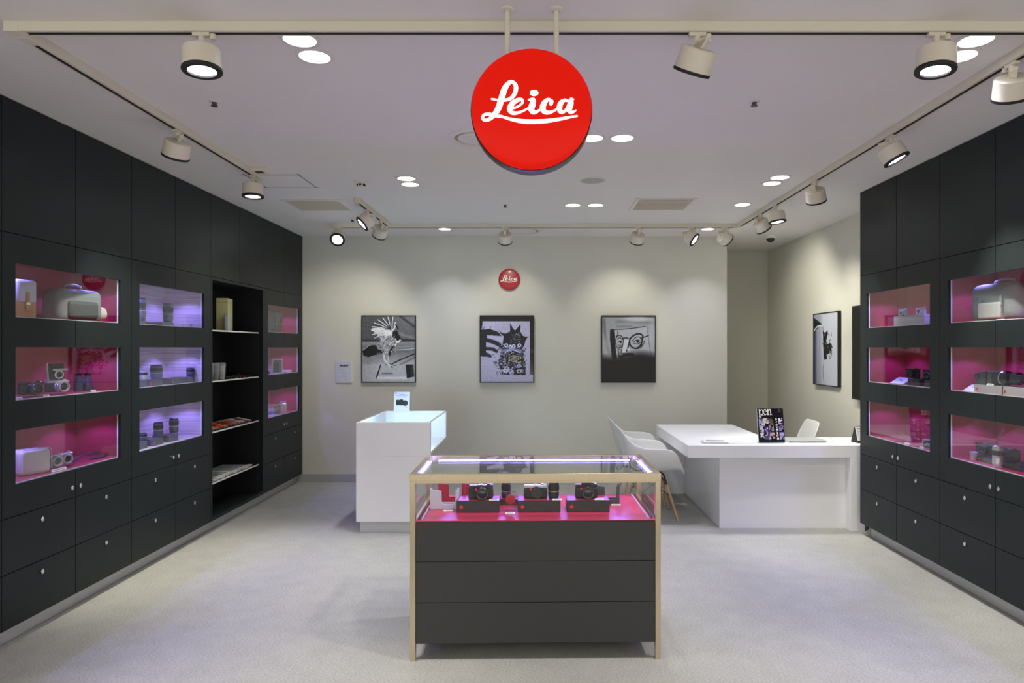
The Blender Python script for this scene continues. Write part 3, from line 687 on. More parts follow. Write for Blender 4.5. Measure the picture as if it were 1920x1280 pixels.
# left wall, open shelves
NTH = ('first', 'second', 'third', 'fourth', 'fifth', 'sixth', 'seventh', 'eighth', 'ninth', 'tenth', 'eleventh', 'twelfth')
bx = L_(thing('yellow_box', 'tall pale yellow box standing on the top niche shelf', 'box'), 421, .15, 1.704, .2)
obj('box_shell', box(B(), -.09, .09, -.05, .05, 0, .30), 'yellow', bx, bevel=.002); obj('box_lid_line', box(B(), -.0905, .0905, -.0505, .0505, .262, .265), 'tan', bx)
bx = L_(thing('clear_tube', 'small clear grey packet leaning before the yellow box', 'packet'), 426, .07, 1.704, .2)
obj('packet_body', box(B(), -.035, .035, -.016, .016, 0, .14), 'grey', bx, bevel=.004); obj('packet_cap', box(B(), -.035, .035, -.017, .017, .14, .152), 'alum', bx, bevel=.003)
bx = L_(thing('key_ring', 'tiny metal key ring lying alone on the top niche shelf', 'key ring'), 452, .06, 1.704)
obj('ring_loop', lathe(B(), [(.020, 0), (.022, .003), (.020, .006), (.018, .003), (.020, 0)], 20), 'chrome', bx); obj('fob', box(B(), .02, .05, -.01, .01, 0, .006), 'chrome', bx, bevel=.002)
for x, m, l in ((391, 'bagg', 'dark grey travel tumbler partly behind the niche edge'), (402, 'bagg', 'dark grey travel tumbler with lid next to the pale one'), (414, 'greyc', 'pale grey travel tumbler with dark lid on the niche shelf')):
    cp = L_(thing('travel_tumbler', l, 'tumbler', group='tumblers on the niche shelf'), x, .10, 1.269)
    obj('cup', lathe(B(), [(0, 0), (.030, 0), (.033, .02), (.040, .125), (.040, .128)], 28), m, cp, smooth=True)
    obj('lid', lathe(B(), [(.043, .126), (.043, .134), (.039, .140), (.037, .150), (0, .150)], 28), 'bagg', cp, smooth=True)
    obj('sleeve_band', lathe(B(), [(.0345, .03), (.036, .032), (.0385, .085), (.037, .087)], 28), m, cp, smooth=True)
for k, (x, m) in enumerate(((430, 'bagd'), (437, 'bagd'), (445, 'redl'), (455, 'bagd'))):
    st = L_(thing('wrist_strap', ('black', 'dark', 'red-tipped', 'short black')[k]+' wrist strap lying beside the travel tumblers', 'strap', group='wrist straps beside the tumblers'), x, .11, 1.269)
    obj('strap_loop', tube(B(), [(-.05, -.04, .005), (-.02, .03, .012+.006*k), (.02, .05, .010), (.05, .0, .014), (.02, -.05, .006)], .006), 'bagd', st, smooth=True)
    obj('strap_tip', box(B(), .005, .040, -.062, -.045, .001, .011), m, st, bevel=.002)
for k, m in enumerate(('bagd', 'greyc', 'orange', 'redc', 'orange', 'bagd', 'redc', 'orange', 'greyc', 'trimw', 'redc', 'trimw')):
    y = 5.80+.072*k
    st = thing('rope_camera_strap', {'bagd': 'dark', 'greyc': 'grey', 'orange': 'orange', 'redc': 'red', 'trimw': 'white'}[m]+' rope camera strap on a niche shelf, %s from the wood-lined cabinet' % NTH[k], 'strap', (LX-.18, y, .8345), 0, 'rope straps on the niche shelf')
    z = .012
    obj('cord', tube(B(), [(-.12, .02, z), (-.05, -.01, z+.012), (.02, .03, z+.022), (.09, .0, z+.010), (.145, .02, z)], .011), m, st, smooth=True)
    obj('end_tab', box(B(), .128, .150, .008, .034, .002, .022), 'box', st, bevel=.003)
for k in range(11):
    y = 5.80+.082*k
    st = thing('strap_packet', 'pale slim strap packet on the lowest niche shelf, %s from the wood-lined cabinet' % NTH[k], 'packet', (LX-.185, y, .4005), 0, 'strap packets on the lowest shelf')
    obj('sleeve', box(B(), -.145, .145, -.030, .030, 0, .014), 'grey' if k % 3 else 'trimw', st, bevel=.003); obj('header_card', box(B(), .10, .146, -.031, .031, .0135, .018), 'trimw', st, bevel=.001)
    obj('strap_inside', box(B(), -.12, .09, -.009, .009, .0135, .020), 'bagg', st, bevel=.002)

# left wall, red windows by the back wall
g = bag('shoulder_bag', 'dark grey shoulder bag filling the upper window nearest back wall', .34, .16, .255, 'bagd', 'bagd', .05); L_(g, 507, .17, Z1)
fr = L_(thing('presentation_box', 'open pale display box holding dark accessories beside papers', 'box'), 513, .14, Z2, -.3)
bm = B(); box(bm, -.085, .085, .05, .055, 0, .16)
for a in ((-.085, -.073), (.073, .085)): box(bm, *a, -.05, .05, 0, .16)
box(bm, -.073, .073, -.05, .05, 0, .012); box(bm, -.073, .073, -.05, .05, .148, .16)
obj('box_frame', bm, 'lav', fr)
for k in range(3): obj('accessory', box(B(), -.06+.043*k, -.028+.043*k, -.03, .03, .012, .12), 'bagd', fr, bevel=.006)
for k, (x, w) in enumerate(((533, .10), (541, .14), (551, .20))):
    pp = L_(thing('booklet', 'white booklet lying flat, %s from the pale display box' % NTH[k], 'booklet', group='booklets near back wall'), x, w, Z2)
    obj('pages', box(B(), -.05, .05, -.05, .05, .001, .018+.006*k), 'paper', pp, bevel=.001); obj('cover', box(B(), -.051, .051, -.051, .051, .018+.006*k, .020+.006*k), 'trimw', pp)
cs = L_(camera('toy_camera', 'small red and white camera beside the pale display box', .08, .05, .03, 'redl', 'silver', .015, .015, dot=False), 499, .07, Z2)
for k in range(3):
    pp = L_(thing('hard_case', ('wide orange-topped', 'grey', 'dark')[k]+' flat case stacked in the lowest window by back wall', 'case'), 509, .15, Z3+.034*k, .1)
    obj('case_shell', box(B(), -.13, .10, -.07, .07, .0006, .033), ('bagg', 'grey', 'tan')[k], pp, bevel=.005); obj('case_seam', box(B(), -.131, .101, -.071, .071, .0155, .0175), 'black', pp)
for x, h in ((527, .12), (533, .115)):
    pp = L_(thing('white_bottle', 'white cleaning bottle beside the stacked cases, %s one' % ('taller' if h > .118 else 'shorter'), 'bottle', group='white bottles in lowest window'), x, .12, Z3)
    obj('bottle_body', lathe(B(), [(0, 0), (.024, 0), (.026, .004), (.026, h*.75), (.016, h*.84), (.012, h*.86)], 24), 'whitep', pp, smooth=True); obj('bottle_cap', lathe(B(), [(.015, h*.85), (.015, h), (0, h)], 20), 'lav', pp, smooth=True)
pp = L_(thing('booklet', 'white folded booklet in front of the stacked cases', 'booklet'), 513, .05, Z3); obj('pages', box(B(), -.07, .05, -.03, .03, 0, .012), 'paper', pp); obj('cover', box(B(), -.071, .051, -.031, .031, .012, .014), 'lav', pp)

# right wall, window unit by the desk
rb = gift_box('display_plinth', 'long low grey display box in upper window beside the desk', .42, .16, .085, 'grey', 'grey', dot=False); R_(rb, 1703, .08, Z1)
for x, l in ((1694, 'small silver camera on the far end of long grey display box'), (1727, 'small silver camera on the near end of long grey display box')):
    R_(camera('silver_camera', l, .085, .055, .028, 'grey', 'silver', .020, .022, 'silver', dot=False), x, .15, Z1+.085, .3)
cd = R_(thing('slanted_card', 'slanted pale card beside dark cameras in the middle window by the desk', 'card'), 1681, .10, Z2)
obj('card_sheet', box(B(), -.10, .10, -.002, 0, 0, .085, Matrix.Rotation(-1.0, 4, 'X')), 'lav', cd); obj('card_prop', box(B(), -.02, .02, .03, .034, 0, .036), 'lav', cd)
for x, l in ((1712, 'black camera on a dark stand near the slanted card'), (1744, 'black camera on a dark stand at the near window edge')):
    R_(gift_box('camera_stand', l.replace('black camera on a', 'low')+' in middle window', .15, .12, .05, 'box', 'box', dot=False), x, .08, Z2)
    R_(camera('black_camera', l, .11, .07, .034, 'blackg', 'blackg', .027, .03, dot=False), x, .14, Z2+.05, .35)
R_(camera('folding_camera', 'small pale camera with dark base in the lowest window by the desk', .09, .06, .04, 'lav', 'silver', .022, .026, dot=False), 1742, .12, Z3+.0, .4)
R_(price_card('small card on the shelf of the lowest window by the desk', .06), 1700, .05, Z3)
R_(price_card('small card beside the pale camera in the lowest window', .05), 1727, .04, Z3)

# right wall, window unit with the grey bag
g = bag('backpack', 'large grey backpack with straps in the upper right-wall window', .40, .18, .235, 'bagg', 'bagg', .06, buckles=2)
obj('front_panel', box(B(), -.09, .09, -.112, -.07, .02, .12), 'grey', g, bevel=.012, seg=3, smooth=True)
R_(g, 1884, .185, Z1, .12)
R_(price_card('white card at the foot of the grey backpack', .07, .012), 1874, .03, Z1)
for x, l in ((1853, 'far'), (1905, 'near')):
    R_(gift_box('lens_box', 'grey lens box with red emblem, %s one of two in middle right-wall window' % l, .27 if l == 'far' else .24, .13, .050, 'grey', 'grey'), x, .06, Z2)
g = thing('rangefinder_case', 'dark binocular case with slanted front on a grey lens box', 'case')
obj('case_body', prism(B(), [(-.075, 0), (.075, 0), (.075, .085), (-.035, .085), (-.075, .045)], -.045, .045), 'bagd', g, bevel=.006); obj('case_lens', cyl(B(), (-.05, -.046, .05), (-.05, -.058, .05), .018, seg=24), 'lglass', g, bevel=.002)
obj('case_strap', box(B(), .03, .045, -.047, .047, 0, .0875), 'black', g)
R_(g, 1856, .13, Z2+.05, 0)
g = thing('telephoto_lens', 'dark telephoto lens lying on its side on a grey lens box', 'lens')
mtx = Matrix.Translation((-.11, 0, .045)) @ Matrix.Rotation(PI/2, 4, 'Y')
obj('barrel', lathe(B(), [(0, 0), (.040, .0), (.043, .02), (.043, .05), (.036, .06), (.036, .15), (.028, .16), (.028, .19), (0, .19)], 32, mtx), 'blackg', g, smooth=True); obj('front_glass', lathe(B(), [(.036, -.001), (.02, -.003), (0, -.004)], 28, mtx), 'lglass', g)
obj('silver_ring', lathe(B(), [(.0432, .022), (.0437, .023), (.0437, .028), (.0432, .029)], 32, mtx), 'silver', g)
R_(g, 1903, .13, Z2+.052, 0)
cd = R_(thing('slanted_card', 'slanted pale card before the grey lens boxes in middle right-wall window', 'card'), 1817, .06, Z2)
obj('card_sheet', box(B(), -.07, .07, -.002, 0, 0, .075, Matrix.Rotation(-1.0, 4, 'X')), 'paper', cd); obj('card_prop', box(B(), -.02, .02, .03, .034, 0, .03), 'paper', cd)
R_(price_card('small white label on the box edge before the dark binocular case', .06, .012), 1856, .068, Z2+.05)
R_(lens('white_lens', 'pale silver lens standing in the lowest right-wall window', .030, .125, 'silver'), 1871, .08, Z3)
for x, l in ((1848, 'far'), (1894, 'near')):
    R_(gift_box('display_tray', 'dark tray in the lowest right-wall window, %s side of the pale lens' % l, .16, .12, .035, 'box', 'box'), x, .10, Z3)
    R_(camera('black_camera', 'black camera on a dark tray, %s side of the pale lens' % l, .115, .072, .034, 'blackg', 'blackg', .027, .03), x, .16, Z3+.035, .3)
g = R_(thing('glass_loupe', 'small clear pale loupe in the lowest right-wall window', 'loupe'), 1826, .10, Z3); obj('loupe_base', lathe(B(), [(.02, 0), (.02, .03), (.024, .034), (.024, .05), (.0, .05)], 24), 'lav', g, smooth=True); obj('loupe_glass', lathe(B(), [(.018, .05), (.012, .056), (0, .058)], 24), 'glassc', g, smooth=True)

# ---------------------------------------------------------------- central showcase
SCX, SCY, SCR = -.020, 3.685, .020
def sc(o, x, y, z, rz=0):                      # a point of the showcase's own frame
    c, s = math.cos(SCR), math.sin(SCR); o.location = (SCX+x*c-y*s, SCY+x*s+y*c, z); o.rotation_euler[2] += SCR+rz; return o
t = thing('showcase', 'champagne-framed glass showcase with dark drawer panels and red display deck', 'showcase'); sc(t, 0, 0, 0)
w, y0, y1, zt, pd = .622, -.300, .298, .926, .027; ZK, ZB2 = .695, .085
for x in (-w, w-pd):
    for y in (y0, y1-pd): obj('post', box(B(), x, x+pd, y, y+pd, 0, zt-.034), 'brass', t, bevel=.0012)
for y in (y0, y1-pd): obj('top_rail', box(B(), -w-.002, w+.002, y-.001, y+pd+.001, zt-.034, zt), 'brass', t, bevel=.0012)
for x in (-w-.002, w-pd+.002): obj('top_rail', box(B(), x, x+pd, y0+pd+.001, y1-pd-.001, zt-.034, zt), 'brass', t, bevel=.0012)
obj('inner_lip', box(B(), -w+pd, w-pd, y0+.004, y0+.016, zt-.046, zt-.034), 'brass', t)
bm = B(); box(bm, -w+pd+.001, w-pd-.001, y0+.022, y1-.004, ZB2, ZK-.012)
obj('body', bm, 'scpanel', t)
me = None
for k in range(3):
    z0 = ZB2+k*.2033; obj('drawer_front', box(B(), -w+pd+.001, w-pd-.001, y0+.004, y0+.0215, z0+.001, z0+.2015), 'scpanel', t, bevel=.001)
obj('display_deck', box(B(), -w+pd, w-pd, y0+.004, y1-.004, ZK-.012, ZK), 'deck', t)
obj('glass_top', box(B(), -w+pd-.004, w-pd+.004, y0+pd-.004, y1-pd+.004, zt-.008, zt-.001), 'glassc', t)
obj('glass_panel', box(B(), -w+pd, w-pd, y0+.006, y0+.010, ZK, zt-.046), 'glassc', t); obj('glass_panel', box(B(), -w+pd, w-pd, y1-.012, y1-.008, ZK, zt-.034), 'glassc', t)
for x in (-w+.010, w-.014): obj('glass_panel', box(B(), x, x+.004, y0+pd, y1-pd, ZK, zt-.034), 'glassc', t)
obj('led_strip', box(B(), -w+.07, w-.07, y1-pd-.008, y1-pd-.003, zt-.030, zt-.025), 'led', t)
for s in (-1, 1):
    x = s*(w-pd-.005); obj('led_strip', box(B(), x-.002, x+.002, y0+.06, y1-.06, zt-.028, zt-.023), 'leds', t)
    for k in (0, 1): obj('sliding_rail', box(B(), s*(w-pd-.012-.018*k)-.004, s*(w-pd-.012-.018*k)+.004, y0+.03, y1-.03, ZK, ZK+.007), 'alum' if k else 'blackg', t)
D0 = ZK+.0005
for x, l in ((-.298, 'beside the white leather case'), (.020, 'in the middle of the showcase'), (.276, 'next to the black leather case')):
    sc(gift_box('camera_box', 'dark open camera box with red emblem '+l, .222, .13, .061), x, -.135, D0)
DC = D0+.0605
sc(camera('compact_camera', 'all-black compact camera with grip on the box beside white case', .128, .072, .034, lr=.031, ll=.030, grip=True), -.285, -.075, DC, .02)
sc(camera('system_camera', 'black camera with silver top and black body cap, middle of the showcase', .125, .070, .034, 'blackg', 'silver', .0, 0), .002, -.07, DC)
g = thing('body_cap', 'round black cap standing before the silver-topped camera', 'lens cap'); obj('cap_disc', lathe(B(), [(0, .006), (.030, .006), (.031, 0), (0, 0)], 36, Matrix.Translation((0, 0, .0312)) @ Matrix.Rotation(PI/2, 4, 'X')), 'box', g, smooth=True); obj('cap_rim', lathe(B(), [(.031, .001), (.032, .003), (.031, .005)], 36, Matrix.Translation((0, 0, .0322)) @ Matrix.Rotation(PI/2, 4, 'X')), 'blackg', g)
sc(g, .008, -.0885, DC)
sc(lens('standing_lens', 'black lens standing beside the silver-topped camera in the showcase', .029, .084), .098, -.068, DC)
sc(camera('compact_camera', 'black compact camera on the box next to black leather case', .118, .074, .033, lr=.031, ll=.026, viewfinder=True), .270, -.075, DC)
sc(gift_box('low_riser', 'low dark riser behind the first camera box', .12, .09, .030, dot=False), -.150, .03, D0)
sc(lens('standing_lens', 'black zoom lens standing on a low riser behind the first box', .026, .085), -.158, .075, D0+.03)
sc(half_case('leather_half_case', 'white leather camera half case at the end of the showcase', 'lav', .150, .108), -.480, -.045, D0)
sc(half_case('leather_half_case', 'red leather camera half case behind the white one', 'redl', .145, .118), -.455, .075, D0)
sc(half_case('leather_half_case', 'second red leather half case behind the first camera box', 'redl', .12, .10), -.345, .16, D0)
sc(half_case('leather_half_case', 'black leather camera half case standing at the right of the boxes', 'bagd', .135, .105), .395, .055, D0)
g = thing('emblem_stand', 'red round emblem on a clear acrylic stand between camera boxes', 'display stand')
obj('acrylic_block', box(B(), -.028, .028, -.02, .02, 0, .10), 'acryl', g); obj('red_disc', lathe(B(), [(.025, 0), (.024, .006), (0, .009)], 30, Matrix.Translation((0, -.0205, .064)) @ Matrix.Rotation(PI/2, 4, 'X')), 'redl', g, smooth=True)
sc(g, -.130, -.095, D0)
for x, y, l, z in ((-.455, -.105, 'price card before the white half case', D0), (-.215, -.128, 'price card on the first camera box', DC), (.115, -.128, 'price card on the middle camera box', DC), (.335, -.128, 'price card on the last camera box', DC), (.44, .01, 'price card before the black half case', D0), (-.13, -.165, 'price card before the red emblem stand', D0)):
    sc(price_card('tiny white '+l, .05, .010, 1.0), x, y, z)

# ---------------------------------------------------------------- white counter with lit glass well
t = thing('display_counter', 'white counter with a glowing glass-topped display well', 'counter', (-1.215, 5.70, 0))
hw2 = .310; CT, CZ, CDp = .927, .668, 1.06
obj('front_panel', box(B(), -hw2, hw2, 0, .045, .098, CT), 'white', t, bevel=.002)
obj('panel_seam', box(B(), -hw2+.24, hw2-.03, -.0008, .001, .646, .6475), 'grey', t)
obj('kick_plinth', box(B(), -hw2+.025, hw2-.06, .03, .46, 0, .098), 'plinth', t)
obj('pedestal', box(B(), -hw2+.01, hw2-.10, .045, .50, .098, CZ-.02), 'white', t)
obj('well_floor', box(B(), -hw2, hw2-.02, .045, CDp, CZ-.02, CZ), 'white', t)
obj('side_wall', box(B(), -hw2, -hw2+.018, .045, CDp, CZ, CT), 'white', t); obj('back_wall', box(B(), -hw2+.018, hw2-.02, CDp-.018, CDp, CZ, CT), 'white', t)
bm = B(); box(bm, hw2-.022, hw2-.010, .045, CDp, CT-.008, CT); box(bm, hw2-.022, hw2-.010, CDp-.012, CDp, CZ, CT); box(bm, hw2-.022, hw2-.010, .045, CDp, CZ-.014, CZ+.002)
obj('glass_edge', bm, 'trimw', t)
obj('side_glass', box(B(), hw2-.019, hw2-.013, .046, CDp-.012, CZ+.002, CT-.008), 'glassar', t); obj('top_glass', box(B(), -hw2+.018, hw2-.022, .046, CDp-.018, CT-.008, CT-.001), 'glassar', t)
obj('hidden_fill_panel', box(B(), -hw2+.03, hw2-.04, .0455, .053, CZ+.02, CT-.02), 'well_fill', t)  # unseen glowing panel added behind the front to brighten the well
# card on the counter
a = Art(66, 84, (.80, .81, .88), 440, 60, 565, 232)
a.ell(453, 72, 5, 5, (.1, .1, .12))
for y, x0, x1 in ((80, 480, 525), (88, 455, 545), (101, 470, 535)): a.line([(x0, y), (x1, y)], 3, (.45, .45, .55))
a.poly([(455, 128), (462, 122), (482, 124), (490, 119), (508, 120), (514, 128), (518, 166), (500, 168), (456, 166)], (.05, .05, .06)); a.ell(528, 150, 23, 22, (.05, .05, .06)); a.ell(536, 152, 12, 16, (.18, .19, .24)); a.ell(537, 152, 7, 11, (.04, .04, .06)); a.line([(488, 128), (488, 164)], 4, (.2, .2, .22)); a.line([(460, 132), (484, 132)], 3, (.3, .3, .34))
a.line([(534, 182), (545, 182)], 4, (.35, .35, .4)); a.line([(475, 210), (540, 210)], 2, (.7, .7, .78))
t = thing('card_sign', 'white card with a black camera picture standing on the lit counter', 'card', (-1.215-.090, 6.50, CT-.001), 0)
obj('card_sheet', box(B(), -.075, .075, 0, .003, 0, .205, Matrix.Rotation(-.12, 4, 'X')), 'paper', t)
o = obj('camera_print', a.mesh('camera_print', .148, .203, 'ink'), 'ink', t); o.rotation_euler = (-.12, 0, 0); o.location = (0, .0118, .1025)
obj('rear_prop', box(B(), -.02, .02, .030, .033, 0, .12, Matrix.Rotation(.12, 4, 'X')), 'paper', t)

# ---------------------------------------------------------------- desk
t = thing('desk', 'large white L-shaped service desk with thick overhanging top', 'desk', (1.26, 5.77, 0))
T0, T1 = .621, .727
obj('front_top', box(B(), 0, RW-1.26-.003, 0, .53, T0, T1), 'white', t, bevel=.003)
obj('wing_top', box(B(), 0, .82, .5302, 1.57, T0, T1), 'white', t, bevel=.003)
obj('pedestal_front', box(B(), .295, 1.40, .10, .125, .0, T0), 'white', t, bevel=.002); obj('pedestal_side', box(B(), .295, .320, .1252, 1.485, 0, T0), 'white', t)
obj('end_panel', box(B(), 0, .82, 1.4852, 1.51, 0, T0), 'white', t)
obj('waterfall_leg', box(B(), 1.377, 1.50, .0, .52, 0, T0), 'white', t, bevel=.003)
DT = T1+.0005

# magazine in a clear stand
a = Art(170, 226, (.055, .05, .055), 150, 180, 930, 1085)
a.grad(lambda X, Y: (X-600)/900+(Y-180)/4000, (.07, .06, .16))
Wt = (.92, .92, .92)
for p, wd in (([(226, 215), (226, 405)], 34), ([(195, 212), (245, 208)], 14), ([(200, 405), (270, 405)], 13), ([(262, 345), (300, 348), (326, 300), (318, 230), (285, 210), (250, 235)], 20),
              ([(345, 272), (432, 262)], 9), ([(432, 262), (418, 218), (388, 205), (350, 238), (348, 290), (380, 345), (440, 322)], 20), ([(474, 208), (474, 345)], 28), ([(455, 205), (490, 205)], 12), ([(455, 347), (505, 347)], 12), ([(492, 238), (528, 208), (556, 230), (558, 345)], 26), ([(530, 347), (592, 347)], 12)):
    a.line(p, wd, Wt)
a.line([(265, 366), (400, 366)], 8, (.7, .7, .72)); a.line([(800, 210), (845, 235)], 14, (.55, .55, .7)); a.line([(770, 265), (850, 270)], 12, (.5, .5, .62))
R3 = random.Random(3)
cols = [(.62, .60, .78), (.80, .74, .70), (.35, .28, .24), (.72, .70, .76), (.20, .20, .38), (.55, .50, .50), (.75, .72, .70), (.28, .26, .42), (.70, .58, .58), (.82, .80, .92), (.45, .40, .62)]
cells = [(190, 450, 320, 625), (325, 440, 470, 640), (480, 450, 620, 620), (195, 640, 330, 800), (340, 660, 480, 820), (480, 630, 625, 790), (215, 820, 340, 960), (335, 820, 500, 1010), (500, 820, 640, 980), (770, 440, 890, 600), (775, 630, 905, 790), (785, 820, 920, 1010)]
for i, (x0, y0_, x1, y1_) in enumerate(cells):
    c = cols[i % len(cols)]; a.rect(x0, y0_, x1, y1_, c)
    for k in range(5):
        q = R3.choice(cols+[(.05, .05, .08)]*6); a.ell(x0+(x1-x0)*R3.random(), y0_+(y1_-y0_)*R3.random(), (x1-x0)*R3.uniform(.1, .3), (y1_-y0_)*R3.uniform(.1, .3), q, rot=R3.random()*3)
    a.rect(x0-6, y0_-6, x0, y1_+6, (.05, .05, .06)); a.rect(x1, y0_-6, x1+6, y1_+6, (.05, .05, .06))
a.rect(640, 420, 765, 1030, (.055, .05, .055)); a.rect(150, 1020, 930, 1085, (.05, .045, .09))
t = thing('magazine', 'black magazine titled pen standing upright in a clear holder on desk', 'magazine', (2.017, 5.90, DT), .06)
TL = Matrix.Rotation(-.16, 4, 'X'); MW, MH = .232, .292
obj('pages', box(B(), -MW/2, MW/2, .002, .010, .006, .006+MH, TL), 'paper', t)
o = obj('cover', a.mesh('cover', MW, MH, 'inkg'), 'inkg', t); o.rotation_euler = (-.16, 0, 0); o.location = TL @ Vector((0, .0012, .006+MH/2))
for k, ch in enumerate('ライカで撮る理由'):
    me = text_mesh('title_character', ch, .0205, 'wwhite', bold=.0006)
    o = obj('title_character', me, 'wwhite', t); o.rotation_euler = (-.16, 0, 0); o.location = TL @ Vector((.048+.0012*k, .0005, .006+MH*(.672-.0805*k)))
obj('holder_back', box(B(), -MW/2-.004, MW/2+.004, .0105, .0125, 0, MH*.8, TL), 'acryl', t); obj('holder_foot', box(B(), -MW/2-.004, MW/2+.004, -.02, .055, 0, .003), 'acryl', t); obj('holder_lip', box(B(), -MW/2-.004, MW/2+.004, -.02, -.018, .003, .022), 'acryl', t)
def flyer(x, y, rz, label, w, d, n, m, tint):
    t = thing('brochure', label, 'brochure', (x, y, DT), rz)
    for k in range(n): obj('leaf', box(B(), -w/2+.004*k, w/2+.003*k, -d/2, d/2, .003*k, .003*k+.0026), 'paper' if k % 2 else m, t)
    obj('cover_print', box(B(), -w*.3, w*.44, -d*.3, d*.36, .003*n-.0004, .003*n+.0002), tint, t)
flyer(1.515, 5.92, -.12, 'fanned stack of grey brochures on the desk', .21, .13, 6, 'grey', 'bagg')
flyer(1.735, 5.95, .08, 'pale blue and white leaflets spread beside the magazine', .24, .17, 3, 'paper', 'lav')
t = thing('laptop', 'closed silver laptop lying on the desk behind the magazine', 'laptop', (2.33, 6.03, DT), .05)
obj('base_shell', box(B(), -.165, .165, -.115, .115, .002, .012), 'alum', t, bevel=.004); obj('lid', box(B(), -.165, .165, -.115, .115, .0135, .020), 'alum', t, bevel=.004); obj('hinge_gap', box(B(), -.16, .16, -.113, .113, .011, .0140), 'black', t); obj('emblem', lathe(B(), [(.016, .0201), (0, .0203)], 20, Matrix.Translation((-.05, 0, 0))), 'whitep', t)
t = thing('computer_mouse', 'white computer mouse beside the closed laptop', 'mouse', (2.555, 6.02, DT), .3)
obj('mouse_shell', lathe(B(), [(.5, 0), (.52, .2), (.46, .55), (.3, .85), (0, 1)], 28, Matrix.Diagonal((.062, .105, .028, 1))), 'whitep', t, smooth=True); obj('wheel', cyl(B(), (-.004, -.03, .0265), (.004, -.03, .0265), .006, seg=14), 'grey', t)
t = thing('desk_calendar', 'white tent calendar on black base at the desk end', 'calendar', (2.835, 5.955, DT), .12)
obj('black_stand', prism(B(), [(-.055, 0), (.055, 0), (.006, .135), (-.006, .135)], -.085, .085, Matrix.Rotation(PI/2, 4, 'Z')), 'black', t)
a = Art(50, 40, (.86, .86, .87), 0, 0, 100, 80); a.line([(8, 10), (40, 10)], 5, (.35, .35, .38))
for r in range(5):
    for c in range(7): a.ell(10+13*c, 26+11*r, 3, 2.6, (.42, .42, .45))
tl = math.atan2(.049, .135)
o = obj('calendar_page', a.mesh('calendar_page', .168, .118, 'ink'), 'ink', t); o.rotation_euler = (-tl, 0, 0); o.location = (0, -.0305, .078)
obj('page_block', box(B(), -.085, .085, 0, .002, -.06, .06), 'paper', t, loc=(0, -.0285, .078), rot=(-tl, 0, 0))
for k in range(9): obj('binding_loop', lathe(B(), [(.008, -.0012), (.009, 0), (.008, .0012), (.007, 0), (.008, -.0012)], 14, Matrix.Translation((-.07+.0175*k, 0, .136)) @ Matrix.Rotation(PI/2, 4, 'Y')), 'wire', t)

# ---------------------------------------------------------------- chairs
def shell(prof_c, rim, nv=13):
    """prof_c: (f, z) down the middle; rim: (half width, f, z) along the edge; grows a moulded seat shell facing -y"""
    U = 40; cc = catmull([(*p, 0) for p in prof_c], 8); rr = catmull(rim, 8)
    def samp(Q, u):
        x = u*(len(Q)-1); i = min(int(x), len(Q)-2); return Q[i]*(1-(x-i))+Q[i+1]*(x-i)
    bm = B(); G_ = []
    for i in range(U+1):
        u = i/U; c = samp(cc, u); r = samp(rr, u); row = []
        for j in range(2*nv+1):
            v = (j-nv)/nv; a_ = abs(v); b = a_**2.6; hx = r[0]*(math.sin(a_*PI/2)**.92)*(1 if v > 0 else -1)
            row.append(bm.verts.new((hx, -(c[0]*(1-b)+r[1]*b), c[1]*(1-b)+r[2]*b)))
        G_.append(row)
    for i in range(U):
        for j in range(2*nv): bm.faces.new((G_[i][j], G_[i+1][j], G_[i+1][j+1], G_[i][j+1]))
    return bm
def chair(label, arms=True, loc=(0, 0, 0), rz=0, group=None):
    t = thing('shell_chair', label, 'chair', loc, rz, group)
    c = [(.285, .415), (.265, .440), (.20, .447), (.08, .432), (-.05, .425), (-.15, .440), (-.205, .49), (-.24, .58), (-.27, .70), (-.305, .815), (-.315, .835)]
    if arms: r = [(.19, .280, .412), (.215, .268, .445), (.25, .232, .53), (.28, .185, .615), (.295, .12, .652), (.305, .02, .660), (.303, -.09, .664), (.285, -.17, .69), (.25, -.235, .745), (.215, -.29, .805), (.19, -.312, .832)]
    else: r = [(.19, .275, .415), (.205, .262, .442), (.215, .20, .465), (.22, .08, .468), (.222, -.05, .47), (.222, -.14, .49), (.222, -.185, .54), (.222, -.215, .61), (.215, -.25, .71), (.19, -.295, .805), (.15, -.312, .835)]
    o = obj('seat_shell', shell(c, r), 'whitep', t, smooth=True); m = o.modifiers.new('thick', 'SOLIDIFY'); m.thickness = .009; m.offset = -1
    m = o.modifiers.new('round', 'SUBSURF'); m.levels = m.render_levels = 1
    hubs = {}
    for sx in (-1, 1):
        for sy in (-1, 1):
            top = Vector((sx*.105, sy*.105+.0, .395)); bot = Vector((sx*.225, sy*.215, 0)); d = bot-top
            q = top+d*.22; obj('leg', tube(B(), [q, q+d*.2, q+d*.45, bot], .0135, 14, .0095), 'ash', t, smooth=True)
            obj('leg_bracket', tube(B(), [top+Vector((-sx*.03, -sy*.03, .018)), top, q+d*.03], .0075, 10), 'wire', t, smooth=True); hubs[sx, sy] = (top, d)
    bm = B()
    for a_, b_ in (((-1, -1), (1, -1)), ((1, -1), (1, 1)), ((1, 1), (-1, 1)), ((-1, 1), (-1, -1))):
        (pa, da), (pb, db) = hubs[a_], hubs[b_]
        tube(bm, [pa+da*.06, pb+db*.46], .0038, 6); tube(bm, [pb+db*.06, pa+da*.46], .0038, 6)
    tube(bm, [hubs[-1, -1][0], hubs[1, 1][0]], .005, 6); tube(bm, [hubs[1, -1][0], hubs[-1, 1][0]], .005, 6)
    obj('wire_bracing', bm, 'wire', t)
    return t
chair('white moulded armchair on wooden legs pulled up at the open side of desk', True, (1.035, 6.335, 0), PI/2)
chair('white moulded armchair farther along the desk, mostly behind the other armchair', True, (1.035, 6.965, 0), PI/2)
